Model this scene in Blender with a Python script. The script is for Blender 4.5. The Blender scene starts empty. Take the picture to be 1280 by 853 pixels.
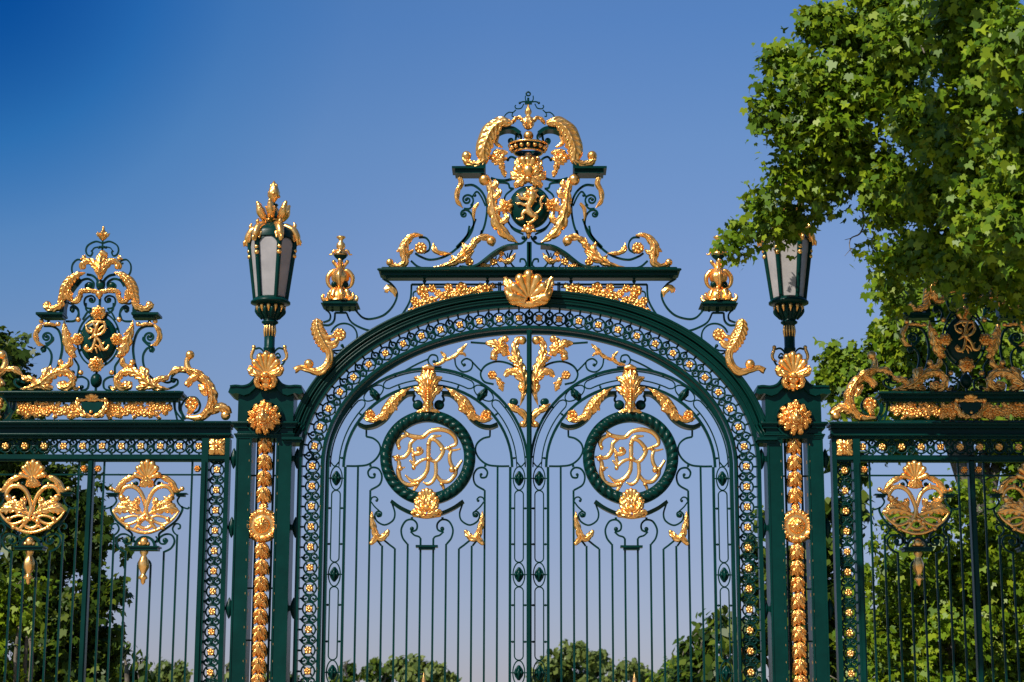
import bpy, math, random
import numpy as np
from mathutils import Vector, Matrix
random.seed(7)
rad = math.radians
scene = bpy.context.scene
COL = scene.collection
PI = math.pi
# ------------------------------------------------------------------ camera model
PW, PH, F = 1280., 853., 2400.
TILT, YAW, ROLL, CX, CD, CZ = rad(11.60402), rad(-.54681), rad(.13433), .0098, 25., 1.6
_r0 = Vector((math.cos(YAW), -math.sin(YAW), 0))
_fw = Vector((math.cos(TILT)*math.sin(YAW), math.cos(TILT)*math.cos(YAW), math.sin(TILT)))
_up = _r0.cross(_fw)
RT = _r0*math.cos(ROLL)+_up*math.sin(ROLL)
UP = _up*math.cos(ROLL)-_r0*math.sin(ROLL)
CAM = Vector((CX, -CD, CZ))
def ray(x, y):
    return RT*((x-PW/2)/F)+UP*((PH/2-y)/F)+_fw
def W3(x, y, Y=0.):
    """measured point of the photograph -> world point standing in the plane at depth Y"""
    d = ray(x, y); k = (CD+Y)/d.y
    return CAM+d*k
def G(x, y):
    p = W3(x, y); return (p.x, p.z)
def m(px): return px/94.
class Zm:
    def __init__(s, x0, y0, k): s.x0, s.y0, s.k = x0, y0, k
    def px(s, p): return (s.x0+p[0]/s.k, s.y0+p[1]/s.k)
    def __call__(s, *pts):
        r = [G(*s.px(p)) for p in pts]
        return r
    def one(s, x, y): return G(*s.px((x, y)))
    def w(s, v): return v/s.k/94.
zA = Zm(480, 280, 7.111); zB = Zm(440, 440, 7.108); zC = Zm(470, 510, 6.562); zD = Zm(440, 590, 6.563)
zE = Zm(370, 480, 6.09); zF = Zm(590, 400, 6.093); zG = Zm(590, 530, 5.018); zH = Zm(0, 470, 5.687)
zI = Zm(120, 560, 4.739); zJ = Zm(200, 420, 4.265); zK = Zm(40, 280, 7.106); zL = Zm(40, 380, 5.687)
zM = Zm(620, 110, 9.478); zN = Zm(570, 190, 7.108); zO = Zm(290, 220, 8.53); zP = Zm(290, 310, 8.53)
zQ = Zm(280, 410, 7.108); zR = Zm(290, 520, 8.53); zS = Zm(280, 610, 7.108); zT = Zm(390, 280, 8.53)
zU = Zm(360, 380, 7.108); zV = Zm(460, 100, 2.8425); zW = Zm(560, 110, 4.265); z6 = Zm(400, 400, 2.842)
zP_ = Zm(0, 0, 1.)
# ------------------------------------------------------------------ mesh helpers
def cr(P, n=8, closed=False):
    """Catmull-Rom through the points"""
    P = [Vector(p) for p in P]; N = len(P)
    if N == 2 and not closed: return P
    out = []
    rng = N if closed else N-1
    for i in range(rng):
        if closed: a, b, c, d = P[(i-1) % N], P[i], P[(i+1) % N], P[(i+2) % N]
        else:
            b, c = P[i], P[i+1]
            a = P[i-1] if i > 0 else b*2-c
            d = P[i+2] if i+2 < N else c*2-b
        for k in range(n):
            t = k/n
            out.append(.5*((2*b)+(c-a)*t+(2*a-5*b+4*c-d)*t*t+(3*b-a-3*c+d)*t**3))
    if not closed: out.append(P[-1])
    return out
def lerp_list(vals, t):
    x = t*(len(vals)-1); i = min(int(x), len(vals)-2)
    if i < 0: return vals[0]
    f = x-i; f = f*f*(3-2*f)
    return vals[i]*(1-f)+vals[i+1]*f
def resample(P, n):
    L = [0]
    for a, b in zip(P, P[1:]): L.append(L[-1]+(b-a).length)
    T = L[-1]; out = []; j = 0
    for i in range(n):
        s = T*i/(n-1)
        while j < len(L)-2 and L[j+1] < s: j += 1
        d = L[j+1]-L[j]
        out.append(P[j].lerp(P[j+1], (s-L[j])/d if d > 1e-9 else 0))
    return out
def plen(P): return sum((b-a).length for a, b in zip(P, P[1:]))
def norms(P, closed=False):
    N = len(P); out = []
    for i in range(N):
        if closed: d = P[(i+1) % N]-P[(i-1) % N]
        else: d = P[min(i+1, N-1)]-P[max(i-1, 0)]
        if d.length < 1e-9: d = Vector((1, 0))
        d.normalize(); out.append((d, Vector((-d.y, d.x))))
    return out
class MB:
    def __init__(s): s.v = []; s.f = []; s.sm = []
    def add(s, V, Fc, smooth=True):
        o = len(s.v); s.v += [tuple(p) for p in V]
        s.f += [tuple(i+o for i in q) for q in Fc]; s.sm += [smooth]*len(Fc)
    def grid(s, rows, closeu=False, closev=False, smooth=True):
        R = len(rows); C = len(rows[0]); V = [p for r in rows for p in r]; Fc = []
        for i in range(R if closev else R-1):
            for j in range(C if closeu else C-1):
                a = i*C+j; b = i*C+(j+1) % C; c = ((i+1) % R)*C+(j+1) % C; d = ((i+1) % R)*C+j
                Fc.append((a, b, c, d))
        s.add(V, Fc, smooth)
    def box(s, x0, x1, y0, y1, z0, z1):
        V = [(x, y, z) for x in (x0, x1) for y in (y0, y1) for z in (z0, z1)]
        s.add(V, [(0, 1, 3, 2), (4, 6, 7, 5), (0, 4, 5, 1), (2, 3, 7, 6), (0, 2, 6, 4), (1, 5, 7, 3)], False)
    def bar(s, P, w=.022, d=.03, y=0., closed=False, n=8, raw=False, taper=None):
        """flat iron bent in the gate plane: P is (X,Z)"""
        Q = [Vector(p) for p in P] if raw else cr(P, n, closed)
        nn = norms(Q, closed); N = len(Q)
        ws = []
        for i in range(N):
            k = 1. if taper is None else lerp_list(taper, i/(N-1))
            ws.append(w*.5*k)
        cor = []
        for i, (q, (t, nr)) in enumerate(zip(Q, nn)):
            a = q+nr*ws[i]; b = q-nr*ws[i]
            cor.append(((a.x, y-d/2, a.y), (b.x, y-d/2, b.y), (b.x, y+d/2, b.y), (a.x, y+d/2, a.y)))
        for k in range(4):
            s.grid([[c[k], c[(k+1) % 4]] for c in cor], closev=closed)
        if not closed:
            s.add(cor[0], [(3, 2, 1, 0)], False); s.add(cor[-1], [(0, 1, 2, 3)], False)
    def line(s, a, b, w=.022, d=.03, y=0.): s.bar([a, b], w, d, y, raw=True)
    def tube(s, P, R, seg=8, flat=1., y=0., n=6, raw=False, bend=None):
        """round tapered stroke with closed round ends; P 2D (X,Z) or 3D"""
        if len(P[0]) == 2: P = [Vector((p[0], y, p[1])) for p in P]
        Q = [Vector(p) for p in P] if raw else cr(P, n)
        N = len(Q)
        if not isinstance(R, (list, tuple)): R = [R, R]
        T = []
        for i in range(N):
            d = Q[min(i+1, N-1)]-Q[max(i-1, 0)]
            if d.length < 1e-9: d = Vector((0, 0, 1))
            T.append(d.normalized())
        rows = []
        yax = Vector((0, 1, 0))
        def ring(c, t, r):
            u = t.cross(yax)
            if u.length < 1e-3: u = Vector((1, 0, 0))
            u.normalize(); v = u.cross(t); v.normalize()
            return [c+u*(r*math.cos(2*PI*j/seg))+v*(r*flat*math.sin(2*PI*j/seg)) for j in range(seg)]
        r0 = lerp_list(list(R), 0.)
        for a in (80, 50, 25): rows.append(ring(Q[0]-T[0]*r0*math.sin(rad(a)), T[0], r0*math.cos(rad(a))))
        for i in range(N): rows.append(ring(Q[i], T[i], lerp_list(list(R), i/max(1, N-1))))
        r1 = lerp_list(list(R), 1.)
        for a in (25, 50, 80): rows.append(ring(Q[-1]+T[-1]*r1*math.sin(rad(a)), T[-1], r1*math.cos(rad(a))))
        s.grid(rows, closeu=True)
    def ball(s, c, r, y=0., sq=1., sz=1., seg=14):
        c = Vector((c[0], y, c[1])) if len(c) == 2 else Vector(c)
        rows = []
        for i in range(1, 8):
            th = PI*i/8-.0
            rows.append([c+Vector((r*math.sin(th)*math.cos(2*PI*j/seg), r*sq*math.sin(th)*math.sin(2*PI*j/seg), r*sz*math.cos(th))) for j in range(seg)])
        o = len(s.v); s.grid(rows, closeu=True)
        t = len(s.v); s.v += [tuple(c+Vector((0, 0, r*sz))), tuple(c-Vector((0, 0, r*sz)))]
        for j in range(seg):
            s.f.append((t, o+j, o+(j+1) % seg)); s.sm.append(True)
            q = o+6*seg; s.f.append((t+1, q+(j+1) % seg, q+j)); s.sm.append(True)
    def lathe(s, prof, c, seg=24, smooth=True, off=0., mod=None):
        c = Vector(c); rows = []
        for k, (r, z) in enumerate(prof):
            row = []
            for j in range(seg):
                a = 2*PI*j/seg+off; rr = max(r, 1e-4)
                if mod: rr *= mod(a, k)
                row.append(c+Vector((rr*math.cos(a), rr*math.sin(a), z)))
            rows.append(row)
        s.grid(rows, closeu=True, smooth=smooth)
    def leaf(s, P, Wd, lobes=5, amp=.35, dep=.05, y=0., curl=0., sweep=.5, raw=False, side=0):
        """acanthus: a ribbon with a raised fluted cross-section and lobed edges.
        side=+1/-1 keeps the lobes on one edge only"""
        Q = [Vector(p) for p in P] if raw else cr(P, 8)
        N = max(14, lobes*13+1); Q = resample(Q, N); nn = norms(Q)
        us = [-1, -.8, -.55, -.3, -.12, 0, .12, .3, .55, .8, 1]
        front = []
        wm = max(Wd)
        for i in range(N):
            t = i/(N-1); w = lerp_list(list(Wd), t)*.5*1.28
            ph = (t*lobes) % 1.; tg, nr = nn[i]
            lob = abs(math.sin(PI*ph))**.55*(.84+.16*abs(math.sin(3*PI*ph)))
            row = []
            for u in us:
                au = abs(u)
                lb = lob if (side == 0 or u*side > 0) else 1.
                k = 1-min(.52, amp*1.4)*(1-lb)*au**.7
                sw = sweep*w*(au**1.5)
                q = q0 = Q[i]+nr*(u*w*k)+tg*sw
                fl = abs(math.sin(PI*((t*lobes-au*1.05) % 1.)))
                h = dep*(w*2/wm)**.8*(math.sqrt(max(0, 1-au**3))*.66+.58*(fl**1.4-.55)*au**.9*(1-au**5)+.24*math.exp(-(au/.15)**2)-.14*math.exp(-((au-.32)/.12)**2))
                h += dep*.25*math.sin(t*PI*2.2+.4)*curl
                row.append((q.x, y-h-.004, q.y))
            front.append(row)
        s.grid(front)
        # back
        back = [[(r[0][0], y+.006, r[0][2]), (r[5][0], y+.010, r[5][2]), (r[-1][0], y+.006, r[-1][2])] for r in front]
        s.grid([b[::-1] for b in back])
        s.grid([[r[0], b[0]] for r, b in zip(front, back)][::-1])
        s.grid([[r[-1], b[2]] for r, b in zip(front, back)])
        for r, b in ((front[0], back[0]), (front[-1], back[-1])):
            s.add(r+b[::-1], [tuple(range(len(r)+3))], False)
    def rosette(s, c, r, petals=6, dep=None, y=0., core=.33, rot=0.):
        dep = dep if dep is not None else r*.55
        seg = petals*8; rs = [0, .12, .24, .34, .42, .55, .7, .85, .95, 1.0]
        rows = []
        for q in rs:
            row = []
            for j in range(seg):
                a = 2*PI*j/seg; ph = abs(math.cos(a*petals/2))
                e = .8+.2*ph**.7 if q > .45 else 1
                if q <= core: h = 1.0*math.sqrt(max(0, 1-(q/core)**2*.9))*.5+.55
                elif q < .45: h = .35
                else: h = (.45+.35*ph-.4*((q-.7)/.3)**2*(1 if q > .7 else .6))
                if q == 1.0: h = 0
                row.append((c[0]+r*q*e*math.cos(a+rot), y-h*dep, c[1]+r*q*e*math.sin(a+rot)))
            rows.append(row)
        s.grid(rows[::-1], closeu=True)
        s.add([(c[0]+r*.97*math.cos(2*PI*j/16), y+.004, c[1]+r*.97*math.sin(2*PI*j/16)) for j in range(16)], [tuple(range(16))], False)
        s.grid([[p for p in rows[-1]], [(p[0], y+.004, p[2]) for p in rows[-1]]], closeu=True)
    def spiral(s, c, r0, r1, a0, turns, w=.022, d=.03, y=0., eye=True, start=None):
        """scroll from radius r0 (outside) curling into r1; angles in degrees, turns signed"""
        n = max(10, int(abs(turns)*26)); P = []
        for i in range(n+1):
            t = i/n; r = r0+(r1-r0)*t**.85; a = rad(a0)+2*PI*turns*t
            P.append((c[0]+r*math.cos(a), c[1]+r*math.sin(a)))
        if start: P = [tuple(p) for p in cr(list(start)+[P[0], P[2]], 6)][:-1]+P[2:]
        s.bar(P, w, d, y, raw=True)
        if eye: s.ball(P[-1], w*1.0, y, sq=.9)
    def fan(s, c, rx, rz, n=7, a0=200, a1=-20, dep=.06, y=0., wk=1.25, base=.15, seg=9, mod=None):
        """shell: fluted lobes radiating from the hinge"""
        for i in range(n):
            t = i/(n-1); a = rad(a0+(a1-a0)*t)
            ll = 1. if mod is None else mod(t)
            e = (c[0]+rx*ll*math.cos(a), c[1]+rz*ll*math.sin(a))
            b = (c[0]+rx*base*math.cos(a), c[1]+rz*base*math.sin(a))
            wid = wk*PI*.5*(rx+rz)*abs(a1-a0)/180./n
            mid = ((b[0]+e[0])/2, (b[1]+e[1])/2)
            s.tube([b, mid, e], [wid*.18, wid*.36, wid*.5], seg=seg, flat=min(1.2, dep/(wid*.5)), y=y-dep*.3)
    def prism(s, poly, y0, y1, smooth=False):
        """poly (X,Z)"""
        n = len(poly); A = [(p[0], y0, p[1]) for p in poly]; B = [(p[0], y1, p[1]) for p in poly]
        s.add(A, [tuple(range(n))], False); s.add(B, [tuple(range(n))[::-1]], False)
        s.grid([A, B], closeu=True, smooth=smooth)
    def sweep(s, prof, Q, nn=None, smooth=False, closed=False):
        """prof: list of (normal offset, y) closed ring; Q centre line of (X,Z) vectors"""
        nn = nn or norms(Q, closed)
        m_ = len(prof)
        rows = [[(q.x+nr.x*a, yy, q.y+nr.y*a) for a, yy in prof] for q, (t, nr) in zip(Q, nn)]
        for k in range(m_):
            s.grid([[r[k], r[(k+1) % m_]] for r in rows], closev=closed)
        if not closed:
            s.add(rows[0], [tuple(range(m_))[::-1]], False); s.add(rows[-1], [tuple(range(m_))], False)
    def torus(s, c, R, r, y=0., seg=40, ms=8, flat=1., ez=1.):
        rows = []
        for i in range(seg):
            a = 2*PI*i/seg
            rows.append([(c[0]+(R+r*math.cos(2*PI*j/ms))*math.cos(a), y+r*flat*math.sin(2*PI*j/ms), c[1]+(R*ez+r*math.cos(2*PI*j/ms))*math.sin(a)) for j in range(ms)])
        s.grid(rows, closeu=True, closev=True)
# transform used while building the right-hand copies of a thing
XF = {'mode': 'id', 'k': 0.}
def xf(V, fc, mode=None, k=None):
    mode = mode or XF['mode']; k = XF['k'] if k is None else k
    if mode == 'id': return V, fc
    if mode == 'mir': return [(k-v[0], v[1], v[2]) for v in V], [q[::-1] for q in fc]
    if mode == 'shift': return [(v[0]+k, v[1], v[2]) for v in V], fc
def link_mesh(name, V, fc, sm, mat, parent=None, origin=(0, 0, 0), fixn=True):
    me = bpy.data.meshes.new(name)
    o3 = origin
    me.from_pydata([(v[0]-o3[0], v[1]-o3[1], v[2]-o3[2]) for v in V], [], fc)
    me.polygons.foreach_set('use_smooth', sm)
    if mat: me.materials.append(mat)
    if fixn:
        import bmesh
        bm = bmesh.new(); bm.from_mesh(me)
        bmesh.ops.recalc_face_normals(bm, faces=bm.faces); bm.to_mesh(me); bm.free()
    me.update()
    o = bpy.data.objects.new(name, me); COL.objects.link(o)
    if parent is not None:
        set_parent(o, parent)
    o.location = Vector(o3)-(abs_loc(parent) if parent is not None else Vector((0, 0, 0)))
    return o
LOC = {}
def abs_loc(o): return LOC.get(o.name, Vector((0, 0, 0)))
def set_parent(o, p): o.parent = p
SPLIT_NAMES = {'scrollwork', 'spandrel_scroll', 'crest_scrollwork', 'end_scroll_iron', 'cartouche_scrolls', 'gilt_hook', 'flower_spray', 'vine', 'wire_cresting', 'inner_bars', 'post_frame', 'ring_rim', 'crest_stem'}
def clusters(V, fc, sm, gap=.012):
    """separate pieces of ironwork (nothing of one within reach of the other) become parts of their own"""
    n = len(V); par = list(range(n))
    def fd(a):
        while par[a] != a: par[a] = par[par[a]]; a = par[a]
        return a
    for q in fc:
        r0 = fd(q[0])
        for i in q[1:]:
            r1 = fd(i)
            if r1 != r0: par[r1] = r0
    # join pieces that touch: shared cells of a coarse grid
    cell = {}
    for i, v in enumerate(V):
        k = (int(v[0]/.03), int(v[2]/.03)); r = fd(i)
        for dx in (-1, 0, 1):
            for dz in (-1, 0, 1):
                j = cell.get((k[0]+dx, k[1]+dz))
                if j is not None:
                    rj = fd(j)
                    if rj != r: par[rj] = r
        cell[k] = i
    groups = {}
    for fi, q in enumerate(fc): groups.setdefault(fd(q[0]), []).append(fi)
    big = [g for g in groups.values() if len(g) > 12]
    if len(big) <= 1: return [(V, fc, sm)]
    small = [g for g in groups.values() if len(g) <= 12]
    for g in small: big[0] += g
    out = []
    for g in big:
        idx = sorted({i for fi in g for i in fc[fi]}); mp = {a: b for b, a in enumerate(idx)}
        out.append(([V[i] for i in idx], [tuple(mp[i] for i in fc[fi]) for fi in g], [sm[fi] for fi in g]))
    return out
def part(name, mat, root, fn, sym=None, split=False, label=None):
    """a child mesh of root; sym = X of a mirror axis: adds the mirrored twin (own object if split)"""
    mb = MB(); fn(mb); out = []
    V, fc, sm = mb.v, mb.f, mb.sm
    if sym is not None and not split:
        V2, f2 = xf(V, fc, 'mir', 2*sym); n = len(V)
        V = V+V2; fc = fc+[tuple(i+n for i in q) for q in f2]; sm = sm+sm
    sets = [(V, fc)]
    if sym is not None and split: sets.append(xf(V, fc, 'mir', 2*sym))
    if name in SPLIT_NAMES:
        sets = [c for V, fc in sets for c in clusters(V, fc, sm)]
    else: sets = [(V, fc, sm) for V, fc in sets]
    for V, fc, sm in sets:
        V, fc = xf(V, fc)
        xs = [v[0] for v in V]; ys = [v[1] for v in V]; zs = [v[2] for v in V]
        org = ((min(xs)+max(xs))/2, (min(ys)+max(ys))/2, (min(zs)+max(zs))/2)
        o = link_mesh(name, V, fc, sm, mat, root, org); LOC[o.name] = Vector(org)
        if label: o['label'] = label
        out.append(o)
    return out[0] if len(out) == 1 else out
def bead(mb, P, r=.014, y=0.):
    mb.tube([Vector((p[0], y, p[1])) for p in P], [r, r], seg=8, raw=True)
def thing(name, label, cat, loc, group=None):
    o = bpy.data.objects.new(name, None); COL.objects.link(o)
    o.location = loc; o.empty_display_size = .2; LOC[o.name] = Vector(loc)
    o['label'] = label; o['category'] = cat
    if group: o['group'] = group
    return o
def structure(name, mb, mat):
    o = link_mesh(name, mb.v, mb.f, mb.sm, mat); o['kind'] = 'structure'; return o
# ------------------------------------------------------------------ materials
def newmat(name):
    M = bpy.data.materials.new(name); M.use_nodes = True
    nt = M.node_tree; b = nt.nodes['Principled BSDF']; return M, nt, b
def tex(nt, kind, **k):
    n = nt.nodes.new(kind)
    for a, v in k.items():
        if a in n.inputs: n.inputs[a].default_value = v
    return n
def coords(nt):
    g = nt.nodes.new('ShaderNodeNewGeometry'); return g.outputs['Position']
def ramp(nt, stops):
    r = nt.nodes.new('ShaderNodeValToRGB'); e = r.color_ramp.elements
    e[0].position, e[0].color = stops[0][0], (*stops[0][1], 1); e[1].position, e[1].color = stops[1][0], (*stops[1][1], 1)
    for p, c in stops[2:]:
        q = e.new(p); q.color = (*c, 1)
    return r
def mat_gold():
    M, nt, b = newmat('gilding'); L = nt.links; P = coords(nt)
    n1 = tex(nt, 'ShaderNodeTexNoise', Scale=9., Detail=5., Roughness=.6); L.new(P, n1.inputs['Vector'])
    r = ramp(nt, [(.3, (.95, .425, .088)), (.7, (1., .59, .20))]); L.new(n1.outputs['Fac'], r.inputs[0]); L.new(r.outputs[0], b.inputs['Base Color'])
    b.inputs['Metallic'].default_value = .88
    n2 = tex(nt, 'ShaderNodeTexNoise', Scale=30., Detail=3.); L.new(P, n2.inputs['Vector'])
    mr = nt.nodes.new('ShaderNodeMapRange'); mr.inputs['To Min'].default_value = .17; mr.inputs['To Max'].default_value = .38
    L.new(n2.outputs['Fac'], mr.inputs[0]); L.new(mr.outputs[0], b.inputs['Roughness'])
    n3 = tex(nt, 'ShaderNodeTexNoise', Scale=34., Detail=4., Roughness=.55); L.new(P, n3.inputs['Vector'])
    bp = nt.nodes.new('ShaderNodeBump'); bp.inputs['Strength'].default_value = .3; bp.inputs['Distance'].default_value = .012
    L.new(n3.outputs['Fac'], bp.inputs['Height']); L.new(bp.outputs[0], b.inputs['Normal'])
    return M
def mat_paint():
    M, nt, b = newmat('green_gloss_paint'); L = nt.links; P = coords(nt)
    n1 = tex(nt, 'ShaderNodeTexNoise', Scale=2.3, Detail=6., Roughness=.65); L.new(P, n1.inputs['Vector'])
    r = ramp(nt, [(.3, (.0004, .018, .0145)), (.7, (.0007, .030, .024))]); L.new(n1.outputs['Fac'], r.inputs[0])
    n2 = tex(nt, 'ShaderNodeTexNoise', Scale=26., Detail=8., Roughness=.75); L.new(P, n2.inputs['Vector'])
    r2 = ramp(nt, [(.63, (0, 0, 0)), (.78, (1, 1, 1))]); L.new(n2.outputs['Fac'], r2.inputs[0])
    mx = nt.nodes.new('ShaderNodeMixRGB'); mx.inputs[2].default_value = (.05, .075, .06, 1)
    mm = nt.nodes.new('ShaderNodeMath'); mm.operation = 'MULTIPLY'; mm.inputs[1].default_value = .6
    L.new(r2.outputs[0], mm.inputs[0]); L.new(mm.outputs[0], mx.inputs[0]); L.new(r.outputs[0], mx.inputs[1]); L.new(mx.outputs[0], b.inputs['Base Color'])
    b.inputs['Roughness'].default_value = .3; b.inputs['IOR'].default_value = 1.36; b.inputs['Specular IOR Level'].default_value = .22
    bp = nt.nodes.new('ShaderNodeBump'); bp.inputs['Strength'].default_value = .25; bp.inputs['Distance'].default_value = .004
    L.new(n2.outputs['Fac'], bp.inputs['Height']); L.new(bp.outputs[0], b.inputs['Normal'])
    return M
def mat_simple(name, c0, c1, scale=4., rough=.8, bump=0., metal=0.):
    M, nt, b = newmat(name); L = nt.links; P = coords(nt)
    n1 = tex(nt, 'ShaderNodeTexNoise', Scale=scale, Detail=6., Roughness=.65); L.new(P, n1.inputs['Vector'])
    r = ramp(nt, [(.3, c0), (.7, c1)]); L.new(n1.outputs['Fac'], r.inputs[0]); L.new(r.outputs[0], b.inputs['Base Color'])
    b.inputs['Roughness'].default_value = rough; b.inputs['Metallic'].default_value = metal
    if bump:
        bp = nt.nodes.new('ShaderNodeBump'); bp.inputs['Strength'].default_value = .6; bp.inputs['Distance'].default_value = bump
        L.new(n1.outputs['Fac'], bp.inputs['Height']); L.new(bp.outputs[0], b.inputs['Normal'])
    return M
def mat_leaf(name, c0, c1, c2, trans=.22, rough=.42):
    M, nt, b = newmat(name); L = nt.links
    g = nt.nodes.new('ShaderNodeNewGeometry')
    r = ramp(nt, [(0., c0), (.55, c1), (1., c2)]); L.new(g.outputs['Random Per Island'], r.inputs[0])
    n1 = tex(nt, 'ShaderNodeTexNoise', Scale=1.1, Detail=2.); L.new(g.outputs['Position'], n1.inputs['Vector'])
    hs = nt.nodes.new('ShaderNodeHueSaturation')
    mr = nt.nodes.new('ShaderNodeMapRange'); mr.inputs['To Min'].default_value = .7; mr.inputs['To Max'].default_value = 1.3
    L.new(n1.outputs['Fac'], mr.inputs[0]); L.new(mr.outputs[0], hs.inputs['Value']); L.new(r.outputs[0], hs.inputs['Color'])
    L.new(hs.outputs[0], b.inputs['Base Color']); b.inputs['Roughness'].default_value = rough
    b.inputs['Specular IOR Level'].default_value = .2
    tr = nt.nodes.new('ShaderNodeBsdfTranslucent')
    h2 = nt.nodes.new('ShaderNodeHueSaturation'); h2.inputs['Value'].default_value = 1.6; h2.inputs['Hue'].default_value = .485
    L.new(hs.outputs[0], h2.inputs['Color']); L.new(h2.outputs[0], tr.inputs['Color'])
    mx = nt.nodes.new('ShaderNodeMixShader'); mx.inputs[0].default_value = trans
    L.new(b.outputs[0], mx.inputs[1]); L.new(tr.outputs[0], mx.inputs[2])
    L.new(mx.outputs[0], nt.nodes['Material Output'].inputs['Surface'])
    return M
def mat_glass():
    M, nt, b = newmat('frosted_lantern_glass'); L = nt.links; P = coords(nt)
    n1 = tex(nt, 'ShaderNodeTexNoise', Scale=6., Detail=5., Roughness=.6); L.new(P, n1.inputs['Vector'])
    r = ramp(nt, [(.25, (.36, .34, .34)), (.75, (.50, .47, .46))]); L.new(n1.outputs['Fac'], r.inputs[0]); L.new(r.outputs[0], b.inputs['Base Color'])
    b.inputs['Roughness'].default_value = .35
    tr = nt.nodes.new('ShaderNodeBsdfTranslucent'); tr.inputs['Color'].default_value = (.6, .6, .58, 1)
    mx = nt.nodes.new('ShaderNodeMixShader'); mx.inputs[0].default_value = .3
    L.new(b.outputs[0], mx.inputs[1]); L.new(tr.outputs[0], mx.inputs[2]); L.new(mx.outputs[0], nt.nodes['Material Output'].inputs['Surface'])
    return M
GOLD = mat_gold(); PAINT = mat_paint(); GLASS = mat_glass()
BARK = mat_simple('bark', (.06, .05, .035), (.2, .17, .13), 6., .9, .02)
STONE = mat_simple('limestone', (.32, .29, .24), (.45, .42, .36), 5., .85, .006)
GRASS = mat_simple('lawn', (.035, .07, .015), (.08, .13, .03), 1.5, .9, .02)
GRAVEL = mat_simple('gravel_path', (.28, .24, .19), (.45, .4, .33), 14., .95, .01)
LEAF_FRONT = mat_leaf('plane_leaf', (.042, .095, .005), (.105, .185, .007), (.21, .275, .011))
LEAF_BACK = mat_leaf('lime_leaf', (.055, .11, .005), (.11, .185, .007), (.20, .25, .011))
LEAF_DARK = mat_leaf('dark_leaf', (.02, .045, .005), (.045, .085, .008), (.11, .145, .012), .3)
LEAF_FAR = mat_leaf('far_leaf', (.07, .105, .022), (.10, .14, .03), (.16, .19, .04), .3)
V2 = Vector
def arch_curve():
    P = []
    for i in range(61):
        t = i/60*PI/2
        e = 2/2.08
        P.append(V2(G(660.6-270*math.sin(t)**e, 588-190*math.cos(t)**e)))
    x = P[-1].x; z = P[-1].y
    left = P[::-1]                       # springing -> apex
    full = left+[V2((-p.x, p.y)) for p in P[1:]]
    return full, x, z
ARC, AX, AZ = arch_curve()
ARCN = norms(ARC)                        # normal (-ty,tx) points outwards (left side: up-left)
def off(Q, a, Nn=None):
    Nn = Nn or norms(Q); return [q+n*a for q, (t, n) in zip(Q, Nn)]
def frieze_unit(mb, c, tx, nz, sp, y):
    """pierced ring with scrolls between neighbours; tx, nz local axes in the plane"""
    def L(s, n): return (c[0]+tx[0]*s+nz[0]*n, c[1]+tx[1]*s+nz[1]*n)
    R = .086
    mb.torus(c, R, .0115, y, seg=22, ms=6, flat=1.4)
    for k in range(4):
        a = PI/4+k*PI/2
        mb.tube([L(.045*math.cos(a), .045*math.sin(a)), L(.088*math.cos(a), .088*math.sin(a))], [0.0143, 0.0104], seg=5, y=y)
    h = sp/2
    for sg in (-1, 1):
        mb.tube([L(-h+.02, sg*.012), L(-h+.045, sg*.05), L(-h+.02, sg*.085), L(-h-.012, sg*.07), L(-h, sg*.045)], [0.0130, 0.0156, 0.0130, 0.0104, 0.0156], seg=5, y=y, n=3)
        mb.tube([L(h-.02, sg*.012), L(h-.045, sg*.05), L(h-.02, sg*.088), L(h+.005, sg*.112)], [0.0130, 0.0156, 0.0130, 0.0104], seg=5, y=y, n=3)
        mb.tube([L(-h, sg*.118), L(-h, sg*.095)], [0.0117, 0.0169], seg=5, y=y)
        mb.tube([L(0, sg*.086), L(0, sg*.12)], [0.0117, 0.0156], seg=5, y=y)
    mb.tube([L(h-.035, 0), L(h, 0)], [0.0130, 0.0221], seg=6, y=y); mb.tube([L(-h, 0), L(-h+.035, 0)], [0.0221, 0.0130], seg=6, y=y)
ROS = {}
def rosette_obj(root, c, r, y, petals=5, name='rosette', world=True):
    key = (round(r, 3), petals)
    if key not in ROS:
        mb = MB(); mb.rosette((0, 0), r, petals, y=0)
        o = link_mesh(name, mb.v, mb.f, mb.sm, GOLD); ROS[key] = o.data; me = o.data
        bpy.data.objects.remove(o)
    o = bpy.data.objects.new(name, ROS[key]); COL.objects.link(o); o.parent = root
    x = c[0]
    if XF['mode'] == 'mir': x = XF['k']-x
    elif XF['mode'] == 'shift': x += XF['k']
    o.location = Vector((x, y, c[1]))-LOC[root.name]; LOC[o.name] = Vector((x, y, c[1]))
    o.rotation_euler = (0, random.uniform(0, 6.28), 0)
    return o
def mirp(pts, X0): return [(2*X0-p[0], p[1]) for p in pts]

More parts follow.
